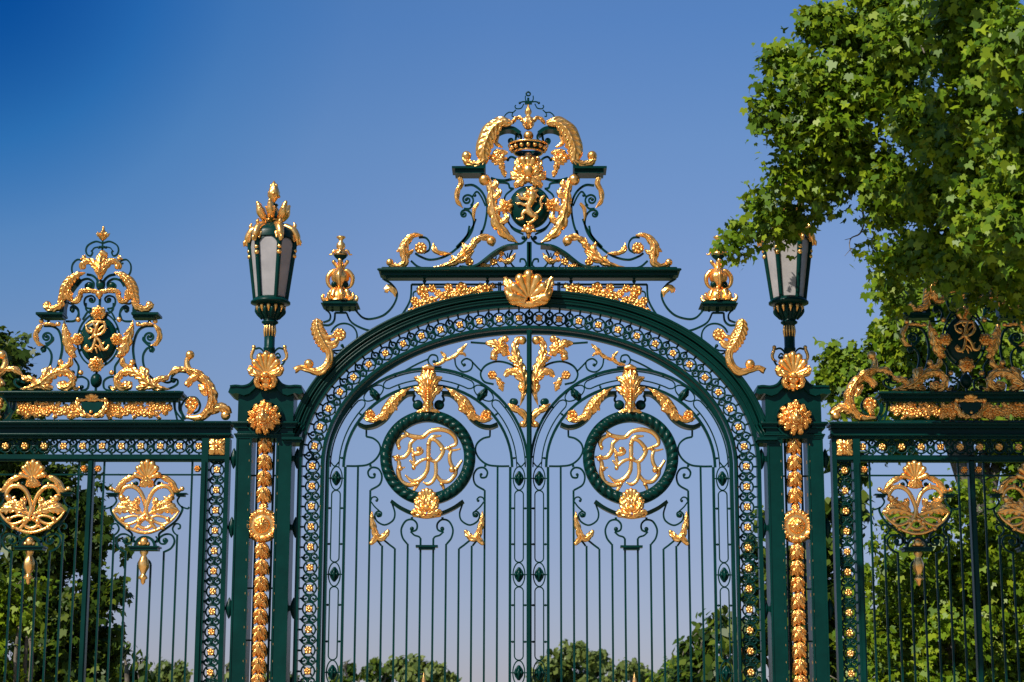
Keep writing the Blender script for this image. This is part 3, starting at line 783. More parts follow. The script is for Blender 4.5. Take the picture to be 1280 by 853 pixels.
# =============================================================== GATE LEAF
LX = G(534.9, 572)[0]; PIT = (G(639, 750)[0]-G(430, 750)[0])/13.
def build_leaf(side):
    lab = {'left': 'left leaf of the green iron gate, with roped monogram ring and central meeting bar',
           'right': 'right leaf of the green iron gate, with roped monogram ring, beside the shaded fence side'}[side]
    XF['mode'] = 'id' if side == 'left' else 'mir'; XF['k'] = 0.
    root = thing('gate_leaf', lab, 'gate', ((LX if side == 'left' else -LX), 0, .25), 'leaves of the central gate')
    zb = .3
    Rr, Rc, Ri = m(123.5), m(115), m(104)
    cz = G(534.9, 584)[1]
    fx = 6.5*PIT
    # outer bar following the arch
    def outer(mb):
        half = [V2((AX, zb))]+[q for q in ARC if q.x <= 0.001]
        Nn = norms(half); Nn[-1] = (V2((1, 0)), V2((0, 1)))
        if Nn: mb.sweep([(-m(16.3), -.05), (-m(16.3), .03), (-m(20.8), .03), (-m(20.8), -.05)], half, Nn)
    part('outer_stile', PAINT, root, outer)
    if side == 'left':
        def meet(mb):
            a, b = G(658.2, 700)[0], G(664.6, 700)[0]; zt = G(660.6, 414)[1]
            mb.box(a-.0, b+.0, -.09, -.02, zb, zt); mb.box(a+.018, b-.018, -.115, -.09, zb, zt-.02)
        part('meeting_bar', PAINT, root, meet)
    bars = [(s*(k+.5)*PIT) for k in range(6) for s in (-1, 1)]
    zt = {}
    zt[5] = G(0, 583)[1]; zt[4] = zD.one(0, 150)[1]; zt[3] = zD.one(0, 605)[1]; zt[2] = zD.one(0, 628)[1]; zt[1] = zD.one(0, 590)[1]; zt[0] = zD.one(0, 545)[1]
    w = .026
    for k in range(6):
        for s in (-1, 1):
            def fn(mb, k=k, s=s): x = LX+s*(k+.5)*PIT; mb.bar([(x, zb), (x, zt[k])], w, .026, raw=True)
            part('bar', PAINT, root, fn)
    def rails(mb):
        for s in (-1, 1):
            mb.bar([(LX+s*fx, zb), (LX+s*fx, cz)], .034, .05, raw=True)
            x = LX+s*m(123.5)
            if s > 0: mb.bar([(x, zb), (x, cz)], .02, .04, raw=True)
        P = [(LX+Ri*math.cos(rad(a)), cz+Ri*.985*math.sin(rad(a))) for a in range(0, 181, 5)]; mb.bar(P, .034, .05, raw=True)
        P = [(LX+Rr*math.cos(rad(a)), cz+Rr*math.sin(rad(a))) for a in range(0, 181, 5)]; mb.bar(P, .034, .05, raw=True)
        for zz in (.32, 2.0): mb.box(min(LX-m(126), LX-fx), LX+m(126), -.03, .03, zz, zz+.09)
        mb.box(LX-fx, LX+fx, -.02, .02, 1.35, 1.40)
    part('inner_frame', PAINT, root, rails)
    # chain of elongated and small ovals
    cxo = (fx+Rr)/2; ov = G(418.7, 598)[1]; step = m(118); hw = m(5.3)
    def chain(mb):
        t = .016
        bx = m(8.3)
        def oval(c, tx, nz, a, b, pw=2., n=28):
            P = []
            for i in range(n):
                q = 2*PI*i/n; x = a*abs(math.cos(q))**(2/pw)*(1 if math.cos(q) > 0 else -1); z_ = b*abs(math.sin(q))**(2/pw)*(1 if math.sin(q) > 0 else -1)
                P.append((c[0]+nz[0]*x+tx[0]*z_, c[1]+nz[1]*x+tx[1]*z_))
            mb.bar(P, t, .022, raw=True, closed=True)
        def stadium(z0, z1, x):
            P = []
            for i in range(13): a = PI*i/12; P.append((x+hw*math.cos(a), z1-hw+hw*math.sin(a)))
            for i in range(13): a = PI+PI*i/12; P.append((x+hw*math.cos(a), z0+hw+hw*math.sin(a)))
            mb.bar(P, t, .022, raw=True, closed=True)
        for s in (-1, 1):
            x = LX+s*cxo; z_ = ov
            while z_ > .8:
                oval((x, z_), (0, 1), (1, 0), m(7.2), m(14.5))
                mb.line((x-m(9.5), z_), (x+m(9.5), z_), .014, .02)
                stadium(z_-step+m(15), z_-m(15), x)
                for dz in (-22, 22):
                    zz = z_-step/2+m(dz)
                    mb.line((x-m(9.5), zz), (x-hw, zz), .02, .02); mb.line((x+hw, zz), (x+m(9.5), zz), .02, .02)
                    for sx in (-1, 1): mb.ball((x+sx*(m(7.4)), zz), .016)
                z_ -= step
        # along the arc
        def arcband(a0, a1, R):
            mb.bar([(LX+R*math.cos(rad(a)), cz+R*math.sin(rad(a))) for a in np.arange(a0, a1+.1, 3)], t, .022, raw=True)
        for s in (1, -1):
            A = lambda a: a if s > 0 else 180-a
            # small oval at ~52 deg from horizontal
            ao = math.degrees(math.atan2(G(0, 493.5)[1]-cz, G(603, 493)[0]-LX)); c = (LX+Rc*math.cos(rad(A(ao))), cz+Rc*math.sin(rad(A(ao))))
            tn = (-math.sin(rad(A(ao))), math.cos(rad(A(ao)))); nn_ = (math.cos(rad(A(ao))), math.sin(rad(A(ao))))
            oval(c, tn, nn_, m(7.2), m(14)); mb.line((c[0]-nn_[0]*m(9), c[1]-nn_[1]*m(9)), (c[0]+nn_[0]*m(9), c[1]+nn_[1]*m(9)), .014)
            d = math.degrees(m(15)/Rc); d2 = math.degrees(hw/Rc)
            lo_, hi = 0, ao-d
            # long link from the straight oval to the arc oval
            for Rq in (Rc-hw, Rc+hw):
                P = [(LX+s*Rq, ov+m(15)+hw)]+[(LX+Rq*math.cos(rad(A(a))), cz+Rq*math.sin(rad(A(a)))) for a in np.linspace(0, hi-d2, 14)]
                mb.bar(P, t, .022, raw=True)
            mb.bar([(LX+s*(Rc-hw), ov+m(15)+hw), (LX+s*Rc, ov+m(15)), (LX+s*(Rc+hw), ov+m(15)+hw)], t, .022)
            P = []
            for (Rq, da) in ((Rc-hw, -d2), (Rc-hw*.6, -d2*.3), (Rc, 0), (Rc+hw*.6, -d2*.3), (Rc+hw, -d2)): P.append((LX+Rq*math.cos(rad(A(hi+da))), cz+Rq*math.sin(rad(A(hi+da)))))
            mb.bar(P, t, .022)
            for Rq in (Rc-hw, Rc+hw): mb.bar([(LX+Rq*math.cos(rad(A(a))), cz+Rq*math.sin(rad(A(a)))) for a in np.linspace(ao+d+d2, 90, 10)], t, .022, raw=True)
            P = []
            for (Rq, da) in ((Rc-hw, d2), (Rc-hw*.6, d2*.3), (Rc, 0), (Rc+hw*.6, d2*.3), (Rc+hw, d2)): P.append((LX+Rq*math.cos(rad(A(ao+d+da))), cz+Rq*math.sin(rad(A(ao+d+da)))))
            mb.bar(P, t, .022)
            for a in (6, ao-d-8, ao+d+9):
                for Ra, Rb in ((Ri, Rc-hw), (Rc+hw, Rr)):
                    p = lambda R_: (LX+R_*math.cos(rad(A(a))), cz+R_*math.sin(rad(A(a))))
                    mb.line(p(Ra), p(Rb), .02, .02); mb.ball(p((Ra+Rb)/2), .016)
    part('oval_chain', PAINT, root, chain)
    bs = []
    for s in (-1, 1):
        z_ = ov
        while z_ > .8: bs.append((LX+s*cxo, z_, 0)); z_ -= step
        bs.append((LX+s*(G(603, 493)[0]-LX), G(0, 493.2)[1], s))
    for bx_, bz, tl in bs:
        def boss(mb):
            for k in range(4):
                a = 2*PI*k/4
                mb.tube([Vector((bx_+tl*.55*zz+.04*math.cos(a)*q, .05*math.sin(a)*q, bz+zz)) for q, zz in ((.2, -.085), (.9, -.035), (1, 0), (.9, .035), (.2, .085))], [.012, .018, .02, .018, .012], seg=6, n=3)
            for k in range(6):
                a = 2*PI*k/6+.3
                mb.ball((bx_+.045*math.cos(a), .045*math.sin(a), bz), .024, seg=8)
            mb.ball((bx_, 0, bz), .035, sz=1.5)
        part('boss', PAINT, root, boss)
    # ---- scrolls round the ring
    def scr(mb):
        def b(P, w_=.024, **k): mb.bar(P, w_, .028, **k)
        # C-shaped arm hugging the ring
        b([G(x, y) for x, y in ((433, 582.8), (447, 582.8), (460, 581), (470, 574), (475.5, 564), (474, 555), (467, 548.5), (458, 546))])
        b([G(458, 546), G(458, 538)], raw=True)
        b([*z6((180, 605), (212, 585), (220, 555), (208, 530), (185, 525), (171, 540), (176, 558), (192, 560), (196, 548))])
        mb.ball(z6.one(193, 549), .02); mb.line(*z6((180, 522), (178, 512)), w=.03)
        # small S and volute
        b(zD((152, 240), (165, 212), (192, 206), (212, 225), (203, 240)), .018); mb.ball(zD.one(203, 236), .019)
        b(zD((156, 245), (185, 285), (225, 322)), .018)
        b(zD((330, 262), (352, 340), (335, 400), (268, 436), (205, 405), (188, 355), (212, 325), (240, 335), (236, 362), (212, 368)), .022)
        mb.ball(zD.one(218, 355), zD.w(20), 0)
        # bent bar tops
        b(zD((240, 606), (225, 585), (200, 555)), raw=True); b(zD((349, 629), (310, 600), (262, 560)), raw=True)
        b(zD((453, 592), (415, 540), (405, 470), (440, 405), (495, 392), (532, 425), (530, 472), (495, 488), (480, 465)), .024); mb.ball(zD.one(492, 466), zD.w(17))
        b(zD((560, 640), (560, 545), (512, 520), (480, 490)), .022)
        mb.line(*zD((492, 372), (492, 392)), w=.03)
        mb.ball(zB.one(585, 472), zB.w(46), 0, sq=.6)
        b(zB((585, 472), (545, 430), (560, 385)), .03)
    part('scrollwork', PAINT, root, scr, sym=LX, split=True)
    def cres(mb):
        P = cr(zD((322, 245), (400, 300), (500, 345), (600, 362)), 8)
        mb.sweep([(zD.w(14), -.10), (zD.w(14), .1), (-zD.w(12), .06), (-zD.w(12), -.06)], P)
    part('crescent_ledge', PAINT, root, cres, sym=LX, split=True)
    def collar(mb):
        a, c_ = zD.one(517, 618), zD.one(702, 640); z0, z1 = c_[1], zD.one(0, 603)[1]; zm_ = (z0+z1)/2
        mb.box(LX-m(10), LX+m(10), -.05, .05, z0, zm_); mb.box(LX-m(13.5), LX+m(13.5), -.07, .07, zm_, z1)
    part('collar', PAINT, root, collar)
    def ped(mb):
        P = cr(zB((62, 648), (130, 672), (215, 655), (295, 600), (355, 520), (425, 430), (490, 380), (560, 372)), 6)
        mb.sweep([(zB.w(12), -.13), (zB.w(12), .08), (-zB.w(16), .08), (-zB.w(16), -.09)], P)
    part('scroll_pediment', PAINT, root, ped, sym=LX, split=True)
    def rope(mb):
        c = (LX, G(534.9, 572.3)[1]); R = m(51.8); r = m(6.6); n = 36; seg = 36*8; ms = 14; rows = []
        for i in range(seg):
            a = 2*PI*i/seg; row = []
            for j in range(ms):
                b_ = 2*PI*j/ms; rr = r*(.74+.34*abs(math.sin((a*n+b_*2.)*.5)))
                row.append((c[0]+(R+rr*math.cos(b_))*math.cos(a), -.03+1.1*rr*math.sin(b_), c[1]+(R+rr*math.cos(b_))*math.sin(a)))
            rows.append(row)
        mb.grid(rows, closeu=True, closev=True)
    part('roped_ring', PAINT, root, rope)
    def band(mb):
        c = (LX, G(534.9, 572.3)[1])
        P = [V2((c[0]+math.cos(rad(a)), c[1]+math.sin(rad(a)))) for a in range(0, 360, 5)]
        for r0, r1 in ((m(44.6), m(46.6)), (m(57), m(58.8))):
            Q = [V2((c[0]+r0*math.cos(rad(a)), c[1]+r0*math.sin(rad(a)))) for a in range(0, 360, 5)]
            mb.sweep([(0, -.05), (0, .05), (-(r1-r0), .05), (-(r1-r0), -.05)], Q, closed=True)
    part('ring_rim', PAINT, root, band)
    # ---- monogram (not mirrored on the right leaf)
    md = XF['mode']
    if side == 'right': XF['mode'] = 'shift'; XF['k'] = -2*LX
    def mono(mb):
        def t(P, R, y=-.02): mb.tube(zC(*P), [zC.w(v)*1.3 for v in R], seg=8, y=y, flat=.6)
        t(((228, 186), (265, 225), (330, 242), (390, 240), (440, 198), (520, 180), (600, 200), (650, 250), (655, 300), (612, 322), (540, 350)), (8, 14, 15, 14, 13, 15, 14, 13, 12, 10, 8), -.03)
        t(((270, 226), (215, 240), (180, 280), (190, 335)), (10, 14, 15, 10)); mb.ball(zC.one(190, 325), zC.w(17), -.03)
        t(((335, 250), (285, 290), (275, 350), (240, 400), (190, 410), (142, 402)), (10, 13, 14, 14, 13, 8), -.01)
        t(((365, 330), (372, 360), (340, 378), (308, 372), (300, 340)), (8, 16, 16, 12, 7)); mb.ball(zC.one(350, 340), zC.w(20), -.03)
        t(((530, 232), (470, 240), (438, 280), (432, 340), (430, 410)), (7, 13, 14, 14, 14))
        t(((440, 262), (490, 270), (530, 310), (552, 352), (530, 405), (492, 442), (440, 428), (400, 425), (350, 448), (320, 470), (282, 438)), (8, 12, 14, 14, 13, 12, 10, 10, 12, 12, 7), -.035)
        t(((318, 468), (310, 498)), (11, 12)); mb.ball(zC.one(310, 492), zC.w(18), -.03); t(((308, 398), (318, 455)), (10, 10)); mb.ball(zC.one(305, 395), zC.w(14), -.03)
        t(((430, 440), (418, 520), (370, 582), (300, 602), (245, 558)), (12, 14, 14, 12, 6))
        t(((170, 402), (190, 460), (184, 530), (205, 600), (258, 632), (320, 625), (405, 568)), (8, 14, 15, 15, 15, 14, 8), -.01)
        mb.ball(zC.one(200, 500), zC.w(22), -.03); t(((200, 500), (235, 490)), (10, 5)); mb.ball(zC.one(165, 425), zC.w(15), -.03)
        t(((345, 622), (310, 680)), (12, 10)); t(((490, 440), (492, 540), (470, 600), (430, 628), (392, 615)), (12, 12, 12, 12, 6), -.03)
        t(((495, 550), (535, 600), (598, 604), (648, 550), (662, 500), (702, 438)), (10, 13, 14, 14, 12, 9)); mb.ball(zC.one(625, 510), zC.w(26), -.04); mb.ball(zC.one(655, 505), zC.w(18), -.03)
        t(((622, 345), (604, 400), (614, 462), (648, 505)), (9, 12, 13, 10)); t(((600, 345), (640, 350), (690, 340)), (9, 8, 5))
        t(((530, 595), (548, 640), (558, 668)), (11, 11, 8)); mb.ball(zC.one(435, 420), zC.w(30), -.03, sz=.6)
        for p in ((265, 225), (390, 240), (540, 345), (600, 330), (180, 400), (540, 630), (325, 630), (430, 300)): mb.ball(zC.one(*p), zC.w(18), -.03, sz=.8)
    part('monogram', GOLD, root, mono)
    XF['mode'] = md; XF['k'] = 0.
    # ---- gilded palmettes and leaves
    def palm(mb):
        B = lambda *p: zB(*p)
        wv = lambda *v: [zB.w(x) for x in v]
        mb.leaf(B((680, 548), (680, 470), (680, 380), (680, 290), (680, 210), (682, 150)), wv(70, 80, 110, 130, 110, 60), 6, .15, .09, -.08)
        mb.tube(B((640, 158), (682, 148), (725, 158)), wv(14, 24, 14), y=-.14)
        for s in (1, -1):
            f = lambda *p: [G(*zB.px((680+s*(680-q[0]), q[1]))) for q in p]
            mb.leaf(f((655, 420), (645, 330), (610, 265), (560, 238)), wv(50, 60, 60, 20), 3, .22, .07, -.09)
            mb.leaf(f((655, 450), (640, 400), (600, 355), (552, 325)), wv(40, 52, 56, 16), 3, .22, .06, -.08)
            mb.leaf(f((665, 490), (650, 520), (615, 535), (580, 545)), wv(50, 40, 30, 14), 2, .2, .05, -.07)
            mb.leaf(f((665, 330), (655, 250), (635, 195)), wv(40, 56, 26), 2, .2, .07, -.11)
        for i in range(8): mb.ball(zB.one(680, 350+i*22), zB.w(12), -.17)
    part('palmette', GOLD, root, palm)
    def pl(mb):
        wv = lambda *v: [zB.w(x) for x in v]
        mb.leaf(zB((528, 330), (450, 385), (375, 455), (320, 530), (270, 590), (205, 605)), wv(8, 52, 84, 84, 58, 30), 9, .25, .08, -.1, side=1)
        mb.leaf(zB((350, 440), (365, 500), (385, 535)), wv(50, 70, 44), 3, .25, .05, -.13); mb.leaf(zB((300, 540), (305, 580), (312, 615)), wv(36, 42, 12), 2, .2, .05, -.12)
        mb.leaf(zB((255, 580), (220, 618), (160, 618), (110, 600)), wv(24, 36, 34, 12), 3, .2, .05, -.1)
        mb.rosette(zB.one(165, 570), zB.w(48), 5, zB.w(50), -.09)
    part('acanthus_leaf', GOLD, root, pl, sym=LX, split=True)
    def cr2(mb):
        wv = lambda *v: [zD.w(x) for x in v]; c = zD.one(615, 355)
        mb.fan((LX, c[1]), zD.w(95), zD.w(190), 7, 140, 40, .08, -.07, 1.35)
        for s in (1, -1):
            f = lambda *p: [G(*zD.px((615-s*(615-q[0]), q[1]))) for q in p]
            mb.leaf(f((600, 340), (560, 300), (535, 250), (515, 238)), wv(40, 60, 50, 14), 3, .2, .06, -.1)
            mb.leaf(f((610, 355), (560, 350), (520, 335), (495, 350)), wv(44, 50, 40, 24), 3, .2, .06, -.1)
            mb.leaf(f((600, 330), (590, 240), (575, 180)), wv(36, 60, 30), 3, .2, .06, -.09)
        mb.tube(zD((510, 366), (615, 372), (722, 366)), wv(12, 20, 12), y=-.08); mb.ball(zD.one(615, 165), zD.w(18), -.1); mb.ball(zD.one(615, 300), zD.w(30), -.12)
    part('lower_palmette', GOLD, root, cr2)
    def sl(mb):
        wv = lambda *v: [zD.w(x) for x in v]
        mb.leaf(zD((165, 325), (168, 400), (185, 480), (195, 535), (165, 585)), wv(10, 36, 46, 44, 30), 4, .22, .05, -.03)
        mb.leaf(zD((190, 500), (225, 545), (265, 530), (298, 492)), wv(36, 48, 46, 26), 3, .22, .05, -.04); mb.ball(zD.one(298, 490), zD.w(15), -.04); mb.ball(zD.one(160, 588), zD.w(17), -.04)
    part('leaf_sprig', GOLD, root, sl, sym=LX, split=True)
    # ---- spandrels
    def sp(mb):
        mb.bar(zF((345, 380), (285, 335), (190, 318), (105, 348), (66, 410), (92, 470), (165, 492)), .024, .03)
        mb.bar(zF((362, 655), (330, 662), (292, 630), (305, 605), (340, 612)), .022); mb.ball(zF.one(322, 627), zF.w(30), 0, sq=.6)
        mb.line(*zF((-10, 172), (130, 182)), w=.024)
        P = z6((432, 168), (398, 166), (384, 146), (394, 126), (414, 128), (418, 146), (404, 152)); mb.bar(P, .02)
        P = z6((478, 128), (484, 165), (508, 185), (536, 176), (541, 150), (520, 138), (503, 150), (512, 166)); mb.bar(P, .02)
        mb.ball(z6.one(405, 148), .022); mb.ball(z6.one(513, 160), .022)
        mb.bar(z6((384, 140), (340, 160), (290, 188)), .02); mb.bar(z6((541, 150), (560, 170), (575, 185)), .02)
    part('spandrel_scroll', PAINT, root, sp)
    def sg1(mb):
        w_ = lambda *v: [zF.w(x) for x in v]
        mb.leaf(zF((368, 655), (392, 570), (398, 490), (378, 400), (345, 300), (328, 220), (345, 160), (385, 150)), w_(8, 34, 62, 74, 62, 54, 46, 34), 9, .22, .07, -.03)
        mb.ball(zF.one(382, 162), zF.w(34), -.05)
        mb.leaf(zF((385, 470), (340, 415), (290, 400), (250, 432)), w_(50, 56, 50, 26), 3, .25, .06, -.05); mb.leaf(zF((360, 360), (320, 310), (270, 292)), w_(50, 50, 12), 3, .25, .06, -.05)
        mb.leaf(zF((390, 560), (370, 520), (355, 500)), w_(30, 36, 10), 2, .25, .05, -.04)
    part('acanthus_leaf', GOLD, root, sg1)
    def sg2(mb):
        w_ = lambda *v: [zF.w(x) for x in v]
        for P, Wd in ((((230, 235), (170, 190), (108, 182)), (50, 60, 22)), (((200, 210), (250, 250), (290, 265)), (50, 56, 14)), (((215, 235), (180, 250), (165, 300)), (44, 50, 44)), (((220, 220), (225, 170), (258, 150)), (44, 46, 44)), (((190, 200), (215, 215), (280, 215)), (50, 66, 14))):
            mb.leaf(zF(*P), w_(*Wd), 3, .25, .06, -.04)
        mb.ball(zF.one(255, 152), zF.w(26), -.06); mb.ball(zF.one(165, 290), zF.w(26), -.06)
    part('flower_spray', GOLD, root, sg2)
    def sg3(mb):
        w_ = lambda *v: [zF.w(x) for x in v]
        mb.rosette(zF.one(155, 424), zF.w(36), 6, zF.w(36), -.03)
        mb.leaf(zF((180, 440), (205, 470), (205, 500)), w_(20, 42, 20), 2, .25, .04, -.03); mb.leaf(zF((190, 470), (215, 500), (235, 545)), w_(20, 40, 12), 3, .3, .04, -.03); mb.leaf(zF((195, 480), (230, 485), (250, 488)), w_(20, 24, 8), 2, .3, .04, -.03)
    part('rose', GOLD, root, sg3)
    def sg4(mb):
        w_ = lambda *v: [zF.w(x) for x in v]
        mb.leaf(zF((272, 642), (325, 680), (385, 715), (410, 760), (400, 800), (372, 805)), w_(12, 44, 48, 42, 40, 28), 3, .22, .05, -.04); mb.ball(zF.one(385, 800), zF.w(24), -.05)
    part('leaf_sprig', GOLD, root, sg4)
    def sg5(mb):
        w_ = lambda *v: [z6.w(x) for x in v]
        mb.leaf(z6((402, 162), (430, 155), (445, 135), (430, 115)), w_(8, 12, 12, 6), 3, .25, .03, -.03); mb.leaf(z6((440, 148), (480, 130), (505, 105), (522, 88)), w_(8, 12, 15, 5), 4, .25, .03, -.03); mb.leaf(z6((490, 120), (510, 122), (518, 130)), w_(8, 10, 5), 2, .25, .03, -.03)
    part('vine', GOLD, root, sg5)
    def tip(mb):
        x = LX-m(1.8) if side == 'left' else LX-m(1.8)
        z1 = G(0, 839)[1]
        mb.lathe([(.002, z1), (.012, z1-.05), (.03, z1-.11), (.022, z1-.15), (.045, z1-.18), (.05, z1-.24), (.02, z1-.3)], (x, -.05, 0), 14)
    part('lock_finial', GOLD, root, tip)
    XF['mode'] = 'id'
    return root
# =============================================================== PIER
def build_pier(side):
    lab = {'left': 'left iron pier with gilded bell chain, between the gate and the sunlit fence',
           'right': 'right iron pier with gilded bell chain, between the gate and the shaded fence'}[side]
    XF['mode'] = 'id' if side == 'left' else 'mir'; XF['k'] = 0.
    cxp = G(332.6, 560)[0]
    root = thing('gate_pier', lab, 'pier', (cxp if side == 'left' else -cxp, 0, 0), 'iron piers beside the gate')
    zc = G(0, 544)[1]; hi_, ho = m(15.3), m(34.2)
    def stile(s):
        def fn(mb):
            a, b = sorted((cxp+s*hi_, cxp+s*ho))
            mb.box(a, b, -.2, .2, .45, zc)
            # raised edge strip and rivet line
            o_ = cxp+s*(ho-m(1.2)); i_ = cxp+s*(hi_+m(1))
            for q in (o_, i_): mb.box(q-.012, q+.012, -.21, -.198, .5, zc-.02)
        return fn
    for s in (-1, 1): part('stile', PAINT, root, stile(s))
    def dots(mb):
        z_ = zc-.15
        while z_ > 1.9:
            for s in (-1, 1):
                mb.box(cxp+s*(hi_+m(2.2))-.004, cxp+s*(hi_+m(2.2))+.004, -.206, -.199, z_-.013, z_+.013)
                mb.box(cxp+s*hi_-.003 if s > 0 else cxp-hi_-.002, cxp+s*hi_+.002 if s > 0 else cxp-hi_+.004, -.1, -.08, z_-.022, z_+.022)
            z_ -= .215
    part('gilt_studs', GOLD, root, dots)
    def thin(mb):
        for s in (-1, 1):
            x = cxp+s*m(10); mb.bar([(x, .5), (x, zc)], .028, .03, raw=True)
            for y in (594.4, 672, 735, 800, 880, 960): mb.line((x, G(0, y)[1]), (cxp+s*(hi_+.01), G(0, y)[1]), .022, .025)
    part('inner_bars', PAINT, root, thin)
    def head(mb):
        z0 = zc; cxh = cxp+m(.8)
        # front body with a round-headed niche: profile traced, extruded
        f = lambda px, y: (cxh+m(px), G(0, y)[1])
        left = [(-34.2, 545), (-34.2, 496.5), (-26, 495), (-19, 490), (-14, 483), (-10, 476)]
        poly = [f(*p) for p in left]+[f(-x, y) for x, y in left[::-1]]
        mb.prism(poly, -.2, .2)
    part('head_block', PAINT, root, head)
    def cap(mb):
        cxh = cxp+m(.9)
        for s in (-1, 1):
            top = [(4, 468), (9, 471), (14, 478), (20, 485), (28, 487.6), (37, 487), (44, 487.8), (46.3, 494.5), (42, 496.8), (36, 495.5), (27, 498.5), (20, 496), (13, 489), (7, 480), (3, 474)]
            P = [(cxh+s*m(x), G(0, y)[1]) for x, y in top]
            if s < 0: P = P[::-1]
            mb.prism(P, -.26, .26)
            edge = cr([(cxh+s*m(x), G(0, y)[1]+.006) for x, y in top[1:7]], 5)
            mb.sweep([(-.012, -.28), (.012, -.28), (.012, .28), (-.012, .28)], edge)
        mb.prism([(cxh-m(6), G(0, 482)[1]), (cxh+m(6), G(0, 482)[1]), (cxh+m(6.4), G(0, 464)[1]), (cxh-m(6.4), G(0, 464)[1])], -.1, .1)
    part('swept_cap', PAINT, root, cap)
    def rail(mb):
        z = lambda y: G(0, y)[1]
        mb.box(cxp-m(39), cxp+m(40), -.26, .24, z(534.5), z(531)); mb.box(cxp-m(37.5), cxp+m(38.5), -.235, .22, z(538), z(534.5)); 
        mb.box(cxp-m(36), cxp+m(37), -.225, .21, z(548.5), z(545)); mb.box(cxp-m(35), cxp+m(35), -.215, .205, z(550.5), z(548.5)); bead(mb, [(cxp-m(39), z(532)), (cxp+m(40), z(532))], .018, -.26); bead(mb, [(cxp-m(36), z(546)), (cxp+m(37), z(546))], .013, -.225)
    part('necking', PAINT, root, rail)
    def niche(mb):
        c = (cxp+m(.4), G(0, 527)[1])
        P = [V2((c[0]+m(21.5)*math.cos(rad(a)), c[1]+m(21.5)*math.sin(rad(a)))) for a in range(0, 360, 8)]
        mb.sweep([(0, -.2), (0, -.235), (-m(1.8), -.235), (-m(2.2), -.2)], P, closed=True)
    part('niche_rim', PAINT, root, niche)
    def mask(mb):
        c = (cxp+m(.2), G(0, 526)[1]); R = m(20); Y = -.25
        rj = random.Random(3)
        for ring_, n, rr, ro in ((1., 12, 5.4, 0.), (.8, 10, 5.6, .3)):
            for i in range(n):
                a = 2*PI*i/n+ro+rj.uniform(-.08, .08); q_ = ring_*rj.uniform(.9, 1.06); p0 = (c[0]+R*(q_-.36)*math.cos(a), c[1]+R*(q_-.36)*math.sin(a)); p1 = (c[0]+R*q_*math.cos(a+.2), c[1]+R*q_*math.sin(a+.2))
                mb.leaf([p0, ((p0[0]+p1[0])/2, (p0[1]+p1[1])/2), p1], [m(rr)*.8, m(rr)*1.25, m(rr)*.8], 2, .2, .07, Y-.12*(1-ring_)-.03)
        rows = []
        for k in range(7):
            q = math.sin(k/6*PI/2); h = math.cos(k/6*PI/2)*.09
            rows.append([(c[0]+R*.78*max(q, .001)*math.cos(2*PI*j/30), Y-h, c[1]+R*.78*max(q, .001)*math.sin(2*PI*j/30)) for j in range(30)])
        rows.append([(p[0], -.19, p[2]) for p in rows[-1]]); mb.grid(rows[::-1], closeu=True); mb.add(rows[-1], [tuple(range(30))], False)
        t = lambda P, Rr, y: mb.tube([(c[0]+m(x), c[1]+m(z)) for x, z in P], [m(v) for v in Rr], y=y, flat=.9)
        mb.ball((c[0], c[1]+m(.5)), m(9.2), Y-.08, sq=.9, sz=1.12)
        for s in (-1, 1):
            t(((s*1.2, 5.2), (s*4., 6.6), (s*7.2, 5.)), (1.2, 1.7, 1.1), Y-.155)
            mb.ball((c[0]+s*m(3.9), c[1]+m(3.6)), m(1.5), Y-.155)
            mb.ball((c[0]+s*m(2.4), c[1]-m(3.2)), m(3.2), Y-.16); t(((s*4.5, 0), (s*7, -2), (s*6.5, -6)), (1.6, 2.4, 1.6), Y-.12)
            t(((s*7., 8), (s*9, 11)), (2.6, 1.4), Y-.09)
        t(((0, 7.5), (0, 3), (0, -1)), (1.6, 1.9, 2.8), Y-.19); mb.ball((c[0], c[1]-m(1.4)), m(1.9), Y-.23)
        t(((-3, -7.8), (0, -8.6), (3, -7.8)), (1.1, 1.5, 1.1), Y-.14); t(((0, -10), (0, -15)), (3, 2), Y-.09)
        for x in (-3.5, 3.5): t(((x*.8, -9.5), (x*1.3, -14.5)), (2.2, 1.4), Y-.08)
    part('lion_mask', GOLD, root, mask)
    def shell(mb):
        cxh = cxp+m(1.2); z = lambda y: G(0, y)[1]
        mb.fan((cxh, z(474)), m(18.5), m(25), 7, 165, 15, .1, -.3, 1.15, mod=lambda t: 1.-.05*abs(math.cos(PI*t)))
        for s in (-1, 1):
            mb.leaf([(cxh+s*m(4), z(476)), (cxh+s*m(12), z(474)), (cxh+s*m(18), z(470)), (cxh+s*m(19), z(463))], [m(4), m(7), m(7), m(3)], 3, .2, .07, -.33)
            mb.leaf([(cxh+s*m(3), z(474)), (cxh+s*m(9), z(477)), (cxh+s*m(11), z(484)), (cxh+s*m(7), z(489))], [m(4), m(6), m(6), m(4)], 3, .2, .06, -.31)
        mb.tube([(cxh-m(5), z(450)), (cxh, z(448)), (cxh+m(5), z(450))], [m(2.5), m(4), m(2.5)], y=-.3)
        mb.ball((cxh, z(478)), m(9), -.27, sq=.8, sz=.9); mb.ball((cxh, z(486)), m(7), -.26, sz=.8); mb.ball((cxh, z(474.5)), m(5), -.36, sz=.7); mb.ball((cxh, z(491)), m(2.5), -.27)
        for s in (-1, 1): mb.ball((cxh+s*m(5), z(489)), m(2.6), -.27); mb.ball((cxh+s*m(3.4), z(480)), m(2.4), -.35)
    part('shell_ornament', GOLD, root, shell)
